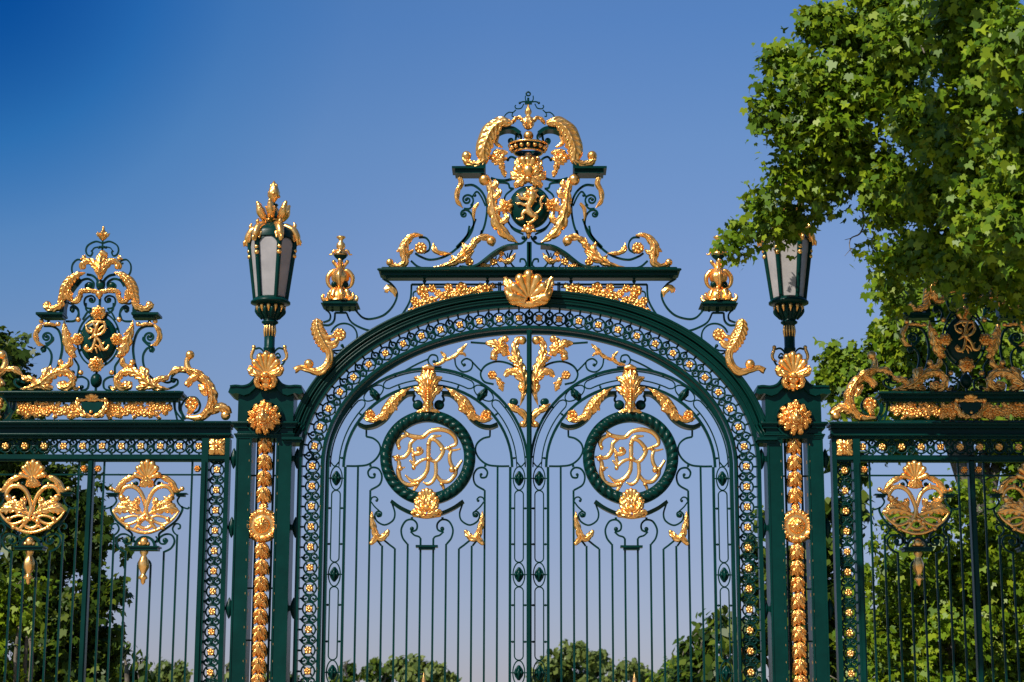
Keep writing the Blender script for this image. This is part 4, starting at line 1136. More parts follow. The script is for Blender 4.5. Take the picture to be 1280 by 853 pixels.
    def bell(zt_, h, r, sd):
        rq = random.Random(sd)
        def fn(mb):
            j_ = lambda v: v*rq.uniform(.92, 1.08)
            mb.lathe([(r*.28, zt_+h*.12), (r*.36, zt_), (r*.66, zt_-h*.2), (r*.78, zt_-h*.36), (r*.60, zt_-h*.52), (r*.66, zt_-h*.66), (r*.5, zt_-h*.84), (r*.3, zt_-h*.98)], (cxp, -.06, 0), 18, mod=lambda a, k: 1+.1*math.cos(5*a+k*.9))
            y_ = -.06-r*.55
            mb.leaf([(cxp, zt_+h*.06), (cxp+r*rq.uniform(-.1, .1), zt_-h*.3), (cxp, zt_-h*.74)], [r*.5, j_(r*1.0), r*.35], 2, .3, .07, y_-.03)
            for s_ in (-1, 1):
                mb.leaf([(cxp+s_*r*.15, zt_+h*.02), (cxp+s_*r*.62, zt_-h*.2), (cxp+s_*r*.98, zt_-h*j_(.46))], [r*.4, j_(r*.72), r*.25], 2, .3, .06, y_)
                mb.leaf([(cxp+s_*r*.1, zt_-h*.3), (cxp+s_*r*.5, zt_-h*.55), (cxp+s_*r*.86, zt_-h*j_(.9))], [r*.4, j_(r*.66), r*.22], 2, .3, .06, y_-.01)
                mb.tube([Vector((cxp+s_*r*.3, .02, zt_)), Vector((cxp+s_*r*.8, .02, zt_-h*.4)), Vector((cxp+s_*r*.9, .02, zt_-h*.8))], [r*.2, r*.3, r*.1], seg=6, n=3)
            mb.ball((cxp, zt_-h*.82), r*.26, y_)
        return fn
    y = 550.; h = 20.4
    tops = [550+20.4*i for i in range(4)]+[681+20.3*i for i in range(24)]
    for yt in tops:
        zt_ = G(0, yt)[1]
        if zt_ < .9: break
        part('bell_drop', GOLD, root, bell(zt_, m(h), m(8.), int(yt)))
    def med(mb):
        c = (cxp, G(0, 658)[1]); R = m(21)
        prof = [(0, .17), (.1, .165), (.16, .14), (.2, .125), (.3, .13), (.4, .115), (.46, .09), (.5, .075), (.56, .085), (.6, .075), (.66, .085), (.78, .09), (.9, .07), (.97, .045), (1., .01), (.95, -.02)]
        rows = []
        for k, (q, h_) in enumerate(prof):
            rows.append([(c[0]+R*max(q, .004)*(1+(.015*math.cos(18*2*PI*j/72) if k > 9 else 0))*math.cos(2*PI*j/72), -.1-h_-(.014*math.cos(12*2*PI*j/72+k) if 10 < k < 14 or 2 < k < 6 else 0), c[1]+R*max(q, .004)*math.sin(2*PI*j/72)) for j in range(72)])
        mb.grid(rows[::-1], closeu=True); mb.add(rows[-1], [tuple(range(72))], False)
        for i in range(12):
            a = 2*PI*i/12; mb.ball((c[0]+R*.78*math.cos(a), c[1]+R*.78*math.sin(a)), m(2.5), -.185, seg=8)
            a += .26; mb.leaf([(c[0]+R*.6*math.cos(a), c[1]+R*.6*math.sin(a)), (c[0]+R*.75*math.cos(a), c[1]+R*.75*math.sin(a)), (c[0]+R*.95*math.cos(a), c[1]+R*.95*math.sin(a))], [m(2), m(4), m(2)], 2, .3, .04, -.165)
        mb.leaf([(c[0], c[1]+R*.9), (c[0], c[1]+R*1.15), (c[0], c[1]+R*1.35)], [m(10), m(9), m(5)], 3, .2, .06, -.08)
        mb.leaf([(c[0], c[1]-R*.9), (c[0], c[1]-R*1.1), (c[0], c[1]-R*1.2)], [m(10), m(9), m(8)], 3, .2, .06, -.08)
    part('medallion', GOLD, root, med)
    for s in (-1, 1):
        for y in (573.3, 659.2, 760, 860, 960):
            def hb(mb, y=y):
                z_ = G(0, y)[1]; x = cxp+s*m(39.2); l = m(13)
                mb.lathe([(.003, z_+l), (.018, z_+l*.82), (.03, z_+l*.55), (.045, z_+l*.2), (.05, z_), (.045, z_-l*.2), (.03, z_-l*.55), (.018, z_-l*.82), (.003, z_-l)], (x, -.02, 0), 14)
                a, b = sorted((x, cxp+s*(ho-.01))); mb.box(a, b, -.05, .02, z_-.035, z_+.035)
                a, b = sorted((x, cxp+s*(ho+m(9.5)))); mb.box(a, b, -.03, .01, z_-.02, z_+.02)
            part('hinge', PAINT, root, hb)
    def plinth(mb):
        mb.box(cxp-.46, cxp+.46, -.42, .42, 0, .4); mb.box(cxp-.42, cxp+.42, -.37, .37, .4, .45)
    part('plinth', STONE, root, plinth)
    XF['mode'] = 'id'
    return root
# =============================================================== LANTERN
def build_lantern(side):
    lab = {'left': 'six-sided frosted lamp with gilded crown finial, fully visible against the sky on the left pier',
           'right': 'six-sided frosted lamp on the right pier, its top hidden by overhanging leaves'}[side]
    XF['mode'] = 'id' if side == 'left' else 'mir'; XF['k'] = 0.
    cx = G(338.2, 379)[0]; z = lambda y: G(338, y)[1]
    root = thing('lantern', lab, 'lamp', (cx if side == 'left' else -cx, 0, z(466)), 'lamps on the gate piers')
    off_ = rad(-4 if side == 'left' else 184)
    ang = [off_+k*PI/3 for k in range(6)]
    C = Vector((cx, 0, 0))
    def P(a, r, zz): return Vector((cx+r*math.cos(a), r*math.sin(a), zz))
    z0, z1 = z(374.5), z(303); r0, r1 = m(19.5), m(28.8)
    def glass(k):
        def fn(mb):
            a, b = ang[k], ang[(k+1) % 6]; q = []
            mb.add([P(a, r0, z0), P(b, r0, z0), P(b, r1, z1), P(a, r1, z1), P(b, r1*.93, z1+.09), P(a, r1*.93, z1+.09)], [(0, 1, 2, 3), (3, 2, 4, 5)], False)
            mb.add([P(a, r0-.012, z0), P(b, r0-.012, z0), P(b, r1-.012, z1), P(a, r1-.012, z1)], [(3, 2, 1, 0)], False)
        return fn
    for k in range(6): part('glass_pane', GLASS, root, glass(k))
    def ribs(mb):
        for k in range(6):
            a = ang[k]
            mb.tube([P(a, r0+.004, z0-.02), P(a, r1+.004, z1), P(a, r1*.95, z1+.07), P(a, r1*.7, z1+.17), P(a, r1*.4, z1+.23)], [.028, .034, .04, .045, .04], seg=8, n=4)
            # arched head of the pane and rounded foot
            b = ang[(k+1) % 6]
            for t0, t1, zz, dz, up in ((0, 1, z1-.15, .17, 1), (0, 1, z0+.05, -.055, -1)):
                V = []; n = 12
                for i in range(n+1):
                    t = i/n; p = P(a, 1, 0)-C; q = P(b, 1, 0)-C; d = p.lerp(q, t)
                    zi = zz+dz*(1-abs(2*t-1)**2.6)*(1 if up > 0 else 1)
                    ze = z1+.11 if up > 0 else z0-.03
                    def rr(zv): return r0+(r1-r0)*(zv-z0)/(z1-z0) if zv < z1 else r1*(1-(zv-z1)*.6)
                    V.append(((C+d*(rr(zi)+.012)+Vector((0, 0, zi))), (C+d*(rr(ze)+.012)+Vector((0, 0, ze)))))
                mb.grid([[u, v] for u, v in V])
    part('lantern_frame', PAINT, root, ribs)
    def roof(mb):
        mb.lathe([(r1*.99, z1+.03), (r1*.97, z1+.10), (r1*.93, z1+.135), (r1*.80, z1+.18), (r1*.55, z1+.22), (r1*.38, z1+.25), (m(8.5), z(281)), (m(8.5), z(276)), (m(11), z(275)), (m(11), z(273.5)), (m(7), z(272)), (m(4), z(262)), (m(5), z(258)), (m(6.5), z(257)), (m(5.5), z(255.5)), (m(2), z(255))], (cx, 0, 0), 6*4, mod=lambda a, k: 1-(.07*(1-abs(math.cos(3*(a-off_)))) if k < 4 else 0))
    part('roof', PAINT, root, roof)
    def rleaf(mb):
        for k in range(6):
            a = ang[k]; t = lambda L_, R_: mb.tube([P(a, m(r), z(y)) for r, y in L_], [m(v) for v in R_], seg=8, n=4)
            t(((11, 283), (18, 284.5), (26, 289), (31, 297), (32.5, 306)), (2.8, 4.6, 5.5, 4.8, 2.2)); t(((26, 288), (28.5, 283), (27.5, 280)), (1.8, 2.4, 1.4)); t(((32, 300), (35.5, 303), (36, 307)), (2, 2.2, 1.2)); t(((20, 288), (21, 284), (18, 281)), (1.6, 1.8, 1.2)); t(((8, 280), (9.5, 288), (11, 294)), (2, 3.2, 1.6))
            for y, r in ((314.5, 2.9), (321, 3.3)): 
                rr = r0+(r1-r0)*(z(y)-z0)/(z1-z0); mb.ball(P(a, rr+.02, z(y)), m(r), seg=10)
            for da in (-.16, .16):
                mb.tube([P(a+da*.4, m(17), z(287)), P(a+da, m(25), z(295)), P(a+da*.8, m(29), z(303))], [m(1.8), m(2.6), m(1.4)], seg=6, n=4)
    part('shoulder_leaves', GOLD, root, rleaf)
    def crown(mb):
        for k in range(6):
            a = ang[k]+PI/6; t = lambda L_, R_, da=0: mb.tube([P(a+da*q, m(r), z(y)) for r, y, q in L_], [m(v) for v in R_], seg=8, n=4, flat=1)
            t(((8, 277, 0), (12.5, 272.5, 0), (17, 267, 0), (19, 259.5, 0), (21, 256, 0)), (3, 4.8, 5, 3.8, 2.2))
            for s in (-1, 1): t(((9, 275, 0), (13, 271, .18*s), (17, 266, .24*s), (20, 263.5, .28*s)), (1.6, 2.4, 2.2, 1.2), 1)
        mb.lathe([(m(10), z(287)), (m(12), z(286)), (m(11.5), z(284)), (m(9.4), z(283))], (cx, 0, 0), 24, mod=lambda a, k: 1+.08*math.cos(12*a))
        mb.lathe([(m(9.5), z(279)), (m(11.5), z(277.5)), (m(12), z(276.5)), (m(10), z(275))], (cx, 0, 0), 20)
    part('crown', GOLD, root, crown)
    def fin(mb):
        mb.lathe([(m(1.5), z(256)), (m(2), z(254)), (m(4.5), z(250)), (m(7), z(245)), (m(7.3), z(241)), (m(5.5), z(236)), (m(3.5), z(231)), (m(1.5), z(228)), (.002, z(226))], (cx, 0, 0), 20, mod=lambda a, k: 1+.12*math.cos(5*a+k*1.1))
        for k in range(14):
            a = k*2.4; q = k/14; mb.ball(P(a, m(6.6-3.6*q), z(246-15*q)), m(2.2), seg=7)
    part('finial', GOLD, root, fin)
    def base(mb):
        mb.lathe([(m(19), z(373)), (m(21), z(374.5)), (m(25), z(378)), (m(25), z(380)), (m(18), z(381.5)), (m(15), z(383)), (m(16.5), z(389)), (m(13.5), z(395)), (m(8.5), z(399)), (m(8), z(401)), (m(10.5), z(402.5)), (m(10.5), z(404)), (m(7.5), z(406)), (m(6.5), z(409)), (m(6.3), z(434)), (m(7.3), z(435)), (m(7.3), z(437)), (m(6.6), z(438)), (m(7.2), z(444)), (m(9), z(448)), (m(10), z(466))], (cx, 0, 0), 24, mod=lambda a, k: 1+(.05*math.cos(8*a) if k in (13, 14) else 0)+(.05*math.cos(12*a) if 5 < k < 9 else 0))
        for k in range(12):
            a = k*PI/6+.26; mb.tube([P(a, m(15), z(383)), P(a, m(17.3), z(390)), P(a, m(11.5), z(398))], [.018, .026, .015], seg=6, n=4)
    part('lamp_base', PAINT, root, base)
    def drops(mb):
        for k in range(12):
            a = k*PI/6; mb.tube([P(a, m(15.5), z(382.5)), P(a, m(17), z(384.5)), P(a, m(16.8), z(387.5)), P(a, m(16.2), z(391.5))], [m(1.2), m(2.5), m(2.3), m(.7)], seg=8, n=4)
    part('gilt_drops', GOLD, root, drops)
    def reeds(mb):
        for k in range(12):
            a = k*PI/6+.1; mb.tube([P(a, m(6.4), z(408)), P(a, m(6.9), z(414)), P(a, m(6.6), z(421))], [m(1.), m(1.3), m(.5)], seg=6, n=3)
    part('gilt_reeding', GOLD, root, reeds)
    for s in (-1, 1):
        def br(mb):
            X = lambda px: cx+s*m(px)
            mb.bar([(X(x), z(y)) for x, y in ((5, 449), (7, 440), (12, 435.5), (17.5, 436.5))], .022); mb.bar([(X(x), z(y)) for x, y in ((6, 446), (11, 442), (14, 446), (11, 449))], .02); mb.ball((X(10.5), z(447)), .022)
            mb.bar([(X(x), z(y)) for x, y in ((20, 451), (17, 456), (12, 458))], .022)
        bo = part('side_bracket', PAINT, root, br)
        def bg(mb):
            X = lambda px: cx+s*m(px)
            mb.tube([(X(x), z(y)) for x, y in ((19, 434), (20, 438), (22, 444), (21, 449), (17, 451.5))], [m(1.9), m(2.2), m(2.1), m(1.9), m(1.)], y=0); mb.ball((X(19.3), z(434)), m(2.6))
        part('gilt_tip', GOLD, bo, bg)
    XF['mode'] = 'id'
    return root
# =============================================================== SIDE FENCE
WX = -5.748
def build_wing(side):
    lab = {'left': 'sunlit ornate fence left of the gate, its gilded crest against open sky',
           'right': 'ornate fence right of the gate, its gilded crest in shade under the plane tree'}[side]
    XF['mode'] = 'id' if side == 'left' else 'mir'; XF['k'] = .03
    root = thing('fence_panel', lab, 'fence', (WX if side == 'left' else -WX+.03, 0, 0), 'ornate side fences')
    z = lambda y: G(120, y)[1]
    xr = G(288.5, 580)[0]                       # outer edge next to the pier
    hwid = xr-WX
    def mirr(x): return 2*WX-x
    def rails(mb):
        A, B = mirr(xr), xr
        mb.box(A-.02, B+.02, -.15, .15, z(532.5), z(529)); mb.box(A, B, -.11, .11, z(536), z(532.5)); mb.box(A+.01, B-.01, -.05, .05, z(543.2), z(536)); mb.box(A-.01, B+.01, -.11, .11, z(546.5), z(543.2))
        mb.box(A+.02, B-.02, -.06, .06, z(549), z(546.5))
        bead(mb, [(A, z(530.2)), (B, z(530.2))], .018, -.15); bead(mb, [(A, z(544.6)), (B, z(544.6))], .016, -.11)
    part('cornice_rail', PAINT, root, rails)
    A, B = mirr(xr), xr
    def r2(mb):
        mb.box(A+.02, B-.02, -.06, .06, z(577), z(569)); mb.box(A+.02, B-.02, -.085, -.06, z(575), z(571))
    part('rail', PAINT, root, r2)
    part('rail', PAINT, root, lambda mb: mb.bar([(A+.3, z(593.6)), (B-.3, z(593.6))], .02, .03, raw=True))
    for zz in (.75, 1.9): part('rail', PAINT, root, lambda mb, zz=zz: mb.box(A+.3, B-.3, -.035, .035, zz, zz+.07))
    # columns either side
    xi, xo = G(250.9, 600)[0], xr
    xf0, xf1 = G(261.5, 580)[0], G(282, 580)[0]
    xi = G(251.5, 580)[0]+.0
    def colm(mb):
        mb.box(xf0-.09, xf0, -.09, .09, .5, z(549)); mb.box(xf0-.09+.02, xf0-.03, -.11, -.09, .5, z(578))
        mb.box(xf1, xf1+.06, -.09, .09, .5, z(549))
    part('post_frame', PAINT, root, colm, sym=WX, split=True)
    xc = (xf0+xf1)/2
    sq = (G(274.6, 559.8))
    # friezes
    topn = [(k+.5)*.2555 for k in range(7)]
    ztop = z(558)
    zcol = [z(587.5+25.3*i) for i in range(14)]
    def lat(mb):
        for s in topn:
            for q in (-1, 1): frieze_unit(mb, (WX+q*s, ztop), (1, 0), (0, 1), .2555, 0)
        for zz in zcol:
            for q in (xc, mirr(xc)): frieze_unit(mb, (q, zz), (0, -1), (1, 0), .27, 0)
        for q in (-1, 1):
            mb.box(*sorted((WX+q*(xf0-.09-WX), WX+q*(xf0-WX))), -.07, .07, z(569), z(546))
    part('pierced_frieze', PAINT, root, lat)
    for s in topn:
        for q in (-1, 1): rosette_obj(root, (WX+q*s, ztop), .049, -.02)
    for zz in zcol:
        if zz < 1.6: continue
        for q in (xc, mirr(xc)): rosette_obj(root, (q, zz), .048, -.02)
    def corner(mb):
        R = .10
        mb.box(xc-R, xc+R, -.07, 0, sq[1]-R, sq[1]+R)
        for i in range(4):
            a = PI/4+i*PI/2; mb.leaf([(xc, sq[1]), (xc+.07*math.cos(a), sq[1]+.07*math.sin(a)), (xc+.135*math.cos(a), sq[1]+.135*math.sin(a))], [.04, .09, .03], 2, .2, .04, -.07)
            a += PI/4; mb.leaf([(xc, sq[1]), (xc+.05*math.cos(a), sq[1]+.05*math.sin(a)), (xc+.09*math.cos(a), sq[1]+.09*math.sin(a))], [.03, .06, .03], 1, .2, .03, -.07)
        mb.ball((xc, sq[1]), .03, -.1)
    part('corner_block', GOLD, root, corner, sym=WX, split=True)
    # mullion and bars
    def mull(mb): mb.box(WX-.037, WX+.037, -.06, .05, .5, z(569)); mb.box(WX-.02, WX+.02, -.08, -.06, .5, z(577))
    part('mullion', PAINT, root, mull)
    PXC = G(183.2, 640)[0]; pit = (xf0-.09-WX-.037)/9.*1.0
    pit = .1655
    def bx(k): return PXC+k*pit                 # k half-integers
    bar_top = {3.5: z(577), 2.5: G(0, 560+512/4.739)[1], 1.5: G(0, 560+612/4.739)[1], .5: G(0, 560+690/4.739)[1]}
    for half in (0, 1):
        for k, zt_ in bar_top.items():
            for s in (-1, 1):
                def fn(mb, s=s, k=k, zt_=zt_, half=half):
                    x = bx(s*k); x = mirr(x) if half else x
                    mb.bar([(x, .5), (x, zt_)], .025, .026, raw=True)
                part('bar', PAINT, root, fn)
    for q in (PXC+3.95*pit, PXC-3.95*pit):
        part('stud', GOLD, root, lambda mb, q=q: mb.rosette((q, z(586.5)), .047, 6, .06, -.03), sym=WX, split=True)
    # the cartouche of one bay; mirrored to the other bay by hand
    def I(*p): return zI(*p)
    wv = lambda *v: [zI.w(x) for x in v]
    Ic = 305.
    IX = lambda p: (2*Ic-p[0], p[1])
    dx = PXC-zI.one(Ic, 400)[0]
    def Is(P, s):
        return [(PXC+s*(zI.one(*p)[0]-zI.one(313-.033*p[1], p[1])[0]), zI.one(*p)[1]) for p in P]
    def iron(mb):
        for s in (1, -1):
            b = lambda P, w_=.022: mb.bar(Is(P, s), w_, .03)
            b(((222, 172), (255, 185), (268, 215), (245, 235), (222, 218), (238, 205))); mb.ball(Is([(238, 212)], s)[0], .03)
            b(((222, 172), (170, 195), (135, 240), (125, 268)), .026)
            b(((112, 288), (122, 315), (100, 345), (60, 360), (50, 350)), .02); b(((95, 345), (90, 370), (120, 430), (180, 480), (215, 510), (215, 550), (245, 558)), .026)
            b(((182, 618), (140, 595), (122, 555), (140, 518), (178, 512), (212, 535), (205, 565), (178, 568), (165, 548), (182, 540)), .024); mb.ball(Is([(178, 548)], s)[0], .035, sq=.6)
            b(((107, 520), (130, 500), (138, 475), (122, 450), (98, 455), (95, 475), (108, 480)), .02)
            b(((252, 690), (262, 672), (285, 655)), .022)
            b(((235, 560), (225, 540), (235, 525)), .02)
            a = Is([(65, 270), (142, 284)], s); x0, x1 = sorted((a[0][0], a[1][0])); mb.box(x0, x1, -.08, .06, a[1][1]+.02, a[0][1]); mb.box(x0+.03, x1-.03, -.05, .05, a[1][1]-.01, a[1][1]+.02)
        a = Is([(203, 590), (385, 606)], 1); mb.box(a[0][0]+.02, a[1][0]-.02, -.12, .08, a[1][1]-.01, a[0][1]-.012); mb.box(a[0][0], a[1][0], -.14, .09, a[0][1]-.012, a[0][1]+.008)
        c = Is([(295, 590)], 1)[0]; P = [(c[0]+.125*math.cos(rad(q)), c[1]+.13*math.sin(rad(q))) for q in range(0, 181, 12)]; mb.sweep([(-.02, -.06), (-.02, .05), (.012, .05), (.012, -.06)], [V2(p) for p in P])
        # pointed frame round the gilding
        P = Is([(135, 300), (95, 345)], 1)
    part('cartouche_scrolls', PAINT, root, iron, sym=WX, split=True)
    def cart(mb):
        T = lambda P, R_, s, y=-.04: mb.tube(Is(P, s), wv(*R_), seg=8, y=y, flat=.9)
        for s in (1, -1):
            T(((152, 300), (150, 270), (178, 235), (225, 232), (265, 262), (290, 320), (298, 370), (275, 430), (235, 480)), (10, 13, 14, 14, 13, 13, 12, 12, 10), s, -.03 if s > 0 else -.06)
            T(((215, 232), (218, 215)), (12, 9), s); mb.ball(Is([(160, 300)], s)[0], zI.w(20), -.06); T(((150, 300), (175, 310), (195, 295)), (14, 12, 8), s)
            mb.leaf(Is(((285, 395), (230, 372), (170, 360), (104, 378)), s), wv(16, 44, 56, 10), 5, .3, .05, -.04)
            mb.leaf(Is(((270, 370), (230, 340), (180, 332), (130, 350)), s), wv(14, 36, 40, 8), 5, .3, .05, -.04)
            mb.leaf(Is(((250, 350), (248, 320), (258, 295)), s), wv(28, 34, 6), 2, .2, .05, -.05); mb.leaf(Is(((250, 370), (225, 345), (235, 320)), s), wv(28, 34, 6), 2, .2, .05, -.05)
            T(((110, 385), (140, 425), (185, 455), (240, 440), (260, 415), (230, 405), (185, 415), (165, 440), (200, 475), (260, 500), (298, 505)), (6, 9, 10, 9, 9, 8, 8, 8, 10, 11, 11), s, -.05)
            T(((300, 395), (340, 430), (330, 465), (290, 480), (250, 465)), (8, 9, 9, 9, 6), s, -.05)
            for p in ((165, 425), (260, 440), (195, 475), (285, 425)): mb.ball(Is([p], s)[0], zI.w(15), -.06)
    part('interlaced_cartouche', GOLD, root, cart, sym=WX, split=True)
    def shellc(mb):
        c = Is([(308, 215)], 1)[0]
        mb.fan((c[0], Is([(0, 190)], 1)[0][1]), zI.w(68), zI.w(98), 7, 165, 15, .08, -.06, 1.2, base=.1)
        for i in range(5):
            a = rad(50+20*i); mb.ball((c[0]+zI.w(62)*math.cos(a), Is([(0, 165)], 1)[0][1]+zI.w(62)*math.sin(a)), zI.w(16), -.08)
        mb.leaf(Is(((308, 175), (308, 205), (308, 232)), 1), wv(60, 60, 30), 3, .25, .06, -.07)
        for s in (1, -1): mb.leaf(Is(((300, 190), (285, 215), (262, 225)), s), wv(30, 34, 8), 2, .25, .05, -.06)
    part('shell', GOLD, root, shellc, sym=WX, split=True)
    for s in (1, -1):
        def arm(mb, s=s):
            mb.leaf(Is(((235, 172), (185, 190), (148, 225), (130, 255), (105, 252)), s), wv(20, 30, 30, 28, 14), 3, .15, .05, -.03); mb.ball(Is([(95, 245)], s)[0], zI.w(14), -.05)
        part('gilt_arm', GOLD, root, arm, sym=WX, split=True)
    def pend(mb):
        c = PXC; zz = lambda y: G(0, 560+y/4.739)[1]; r = zI.w
        mb.lathe([(r(22), zz(612)), (r(24), zz(622)), (r(14), zz(640)), (r(22), zz(655)), (r(30), zz(680)), (r(30), zz(710)), (r(18), zz(735)), (r(12), zz(750)), (r(22), zz(762)), (r(28), zz(772)), (r(14), zz(782)), (r(12), zz(800)), (.003, zz(812))], (c, -.05, 0), 18, mod=lambda a, k: 1+.1*math.cos(5*a+k))
        mb.ball((c, zz(562)), r(26), -.08, sz=1.1); mb.ball((c-r(22), zz(572)), r(14), -.08); mb.ball((c+r(22), zz(572)), r(14), -.08)
    part('pendant', GOLD, root, pend, sym=WX, split=True)
    # ================= crest: slab, vine band, cartouche
    CXW = G(117.8, 500)[0]; hw_ = G(231.4, 497)[0]-CXW
    def slab(mb):
        mb.box(CXW-hw_, CXW+hw_, -.17, .15, z(496), z(493)); mb.box(CXW-hw_+.04, CXW+hw_-.04, -.15, .14, z(493), z(491)); mb.box(CXW-hw_+.03, CXW+hw_-.03, -.13, .12, z(499.5), z(496)); mb.box(CXW-hw_+.08, CXW+hw_-.08, -.06, .06, z(502.5), z(499.5))
        mb.box(CXW-hw_+.02, CXW+hw_-.02, -.06, .06, z(529), z(525.5))
        for s in (1, -1):
            for dx_ in (.07, .15): 
                x = CXW+s*(hw_-dx_); mb.bar([(x, z(502)), (x+s*.02, z(512)), (x+s*.06, z(526))], .022, .04)
        for i in range(11):
            x = CXW-hw_+.2+(2*hw_-.4)*i/10; mb.line((x, z(503)), (x, z(506)), .03)
        bead(mb, [(CXW-hw_, z(493.6)), (CXW+hw_, z(493.6))], .016, -.19)
    part('crest_slab', PAINT, root, slab)
    for s in (1, -1):
        def vb(mb, s=s):
            rd = random.Random(11)
            x0, x1 = .14, hw_-.22
            P = [(CXW+s*(x0+(x1-x0)*i/12), z(513.5)+.055*math.sin(i*1.7)) for i in range(13)]
            mb.tube(P, [.014, .014], y=-.03)
            for i in range(10):
                t = (i+.5)/10; x = CXW+s*(x0+(x1-x0)*t); mb.rosette((x, z(513.5)+rd.uniform(-.05, .05)), rd.uniform(.05, .062), 5, .04, -.05, rot=i)
            for i in range(60):
                x = CXW+s*(x0+(x1-x0)*rd.random()); zz = z(513.5)+rd.uniform(-.08, .08); a = rd.uniform(0, 6.28); l = rd.uniform(.07, .11)
                zb_ = min(max(zz+l*math.sin(a), z(524)), z(503)); mb.leaf([(x, zz), (x+l*.5*math.cos(a)-.01*math.sin(a), (zz+zb_)/2), (x+l*math.cos(a), zb_)], [.02, .06, .045, .01], 2, .25, .035, -.035)
        part('vine_band', GOLD, root, vb)
    H0 = 117.3
    def cart2(mb):
        f = lambda P, s: [G(H0+s*(H0-zH.px(p)[0]) if s > 0 else zH.px(p)[0], zH.px(p)[1]) for p in P]
        for s in (1, -1):
            mb.leaf(f(((665, 300), (615, 285), (580, 245), (565, 205), (570, 175)), s), [zH.w(v) for v in (24, 36, 34, 30, 22)], 4, .2, .05, -.09)
            mb.ball(f([(570, 178)], s)[0], zH.w(17), -.12)
            mb.leaf(f(((575, 185), (620, 178), (665, 182)), s), [zH.w(v) for v in (20, 22, 24)], 2, .2, .04, -.09)
            mb.leaf(f(((660, 175), (640, 150), (622, 135)), s), [zH.w(v) for v in (30, 36, 16)], 2, .2, .05, -.1)
            mb.leaf(f(((620, 280), (600, 295), (590, 270)), s), [zH.w(v) for v in (16, 22, 10)], 2, .2, .04, -.09)
        c = G(H0, 470+160/5.687); mb.fan((c[0], c[1]-.05), zH.w(42), zH.w(60), 5, 150, 30, .06, -.1, 1.2); mb.ball((c[0], c[1]+.02), zH.w(26), -.13); mb.ball((c[0], G(0, 470+265/5.687)[1]), zH.w(12), -.12)
    part('shield_mount', GOLD, root, cart2)
    def sh(mb):
        c = G(H0, 470+190/5.687); P = []
        for x, y in ((-78, 195), (-60, 192), (0, 198), (60, 192), (78, 195), (72, 225), (45, 262), (0, 290), (-45, 262), (-72, 225)): P.append((c[0]+zH.w(x), G(0, 470+y/5.687)[1]))
        mb.prism(P[::-1], -.11, -.03)
    part('small_shield', PAINT, root, sh)
    # crest scrolls
    CW = G(119.2, 470)[0]
    c119 = (119.2-40)*5.687            # L axis at that height
    def Lf(P, s=1):
        out = []
        for p in P:
            g = zL.one(*p); out.append(g if s > 0 else (2*WXc-g[0], g[1]))
        return out
    global WXc
    WXc = -5.742
    wl = lambda *v: [zL.w(x) for x in v]; wk = lambda *v: [zK.w(x) for x in v]
    def ir(mb):
        b = lambda P, w_=.024: mb.bar(zL(*P), w_, .034)
        b(((85, 157), (150, 162), (195, 200), (216, 300), (200, 400), (175, 470)), .03)
        mb.spiral(zL.one(105, 238), zL.w(46), zL.w(8), -100, 1.6, .026)
        b(((62, 285), (100, 300), (148, 262), (150, 235)), .022)
        b(((80, 345), (68, 322), (88, 308), (120, 322), (140, 370), (128, 440), (90, 500), (45, 540)), .026); mb.ball(zL.one(85, 328), .035, sq=.7)
        b(((240, 125), (300, 122), (332, 90), (325, 45), (295, 28), (275, 45), (290, 60)), .024); mb.ball(zL.one(288, 50), .028)
        b(((385, -5), (385, 40), (410, 65), (430, 60)), .022)
        b(((300, 390), (330, 440), (330, 480), (320, 530)), .024); b(((315, 525), (360, 520), (400, 548), (395, 600), (355, 615), (345, 590), (360, 585)), .024); mb.ball(zL.one(355, 592), .028)
        mb.ball(zL.one(288, 490), zL.w(18)); b(((288, 490), (300, 520), (320, 540)), .022)
        mb.ball(zL.one(350, 495), .02); b(((118, 118), (118, 145)), .035)
        b(((0, 545), (-50, 560), (-90, 545)), .024)
        k = lambda P, w_=.022: mb.bar(zK(*P), w_, .03)
        k(((488, 450), (540, 462), (580, 500), (580, 540)), .03); k(((400, 555), (440, 505), (500, 490), (548, 525), (535, 580), (490, 582), (478, 548), (505, 525)), .028); mb.ball(zK.one(512, 548), zK.w(34), sq=.6)
        k(((625, 172), (565, 158), (500, 190), (480, 235), (492, 275), (522, 285), (538, 255), (525, 240)), .02); k(((600, 205), (555, 215), (530, 245)), .014)
        k(((460, 345), (440, 325), (400, 320), (362, 360), (355, 420), (378, 462), (425, 445), (420, 425)), .02); k(((458, 345), (435, 355), (430, 345)), .016)
        k(((530, 755), (485, 745), (465, 700), (480, 655), (530, 640), (560, 665), (545, 695), (515, 690), (515, 668)), .022); mb.ball(zK.one(524, 675), zK.w(22), sq=.7)
        k(((530, 755), (515, 775), (490, 790), (450, 853)), .022)
        k(((320, 700), (345, 712), (390, 705)), .02)
        k(((350, 775), (345, 745), (372, 728), (405, 750), (415, 795), (395, 850)), .022); mb.ball(zK.one(362, 765), .03, sq=.7)
    part('crest_scrollwork', PAINT, root, ir, sym=WXc, split=True)
    def axis(mb):
        f = lambda y: zK.one(0, y)[1]
        mb.bar([(WXc, f(140)), (WXc, f(270))], .022, .022, raw=True); mb.bar([(WXc, f(650)), (WXc, f(745))], .03, .03, raw=True)
        mb.box(WXc-zK.w(25), WXc+zK.w(25), -.03, .03, f(215), f(200)); mb.ball((WXc, f(545)), zK.w(42), sz=1.2, sq=.6)
        mb.ball((WXc, zL.one(0, 545)[1]), zL.w(42), sz=1.25); mb.bar([(WXc, zL.one(0, 480)[1]), (WXc, zL.one(0, 630)[1])], .03, raw=True)
        for s in (-1, 1): mb.ball((WXc+s*zK.w(32), f(210)), .02)
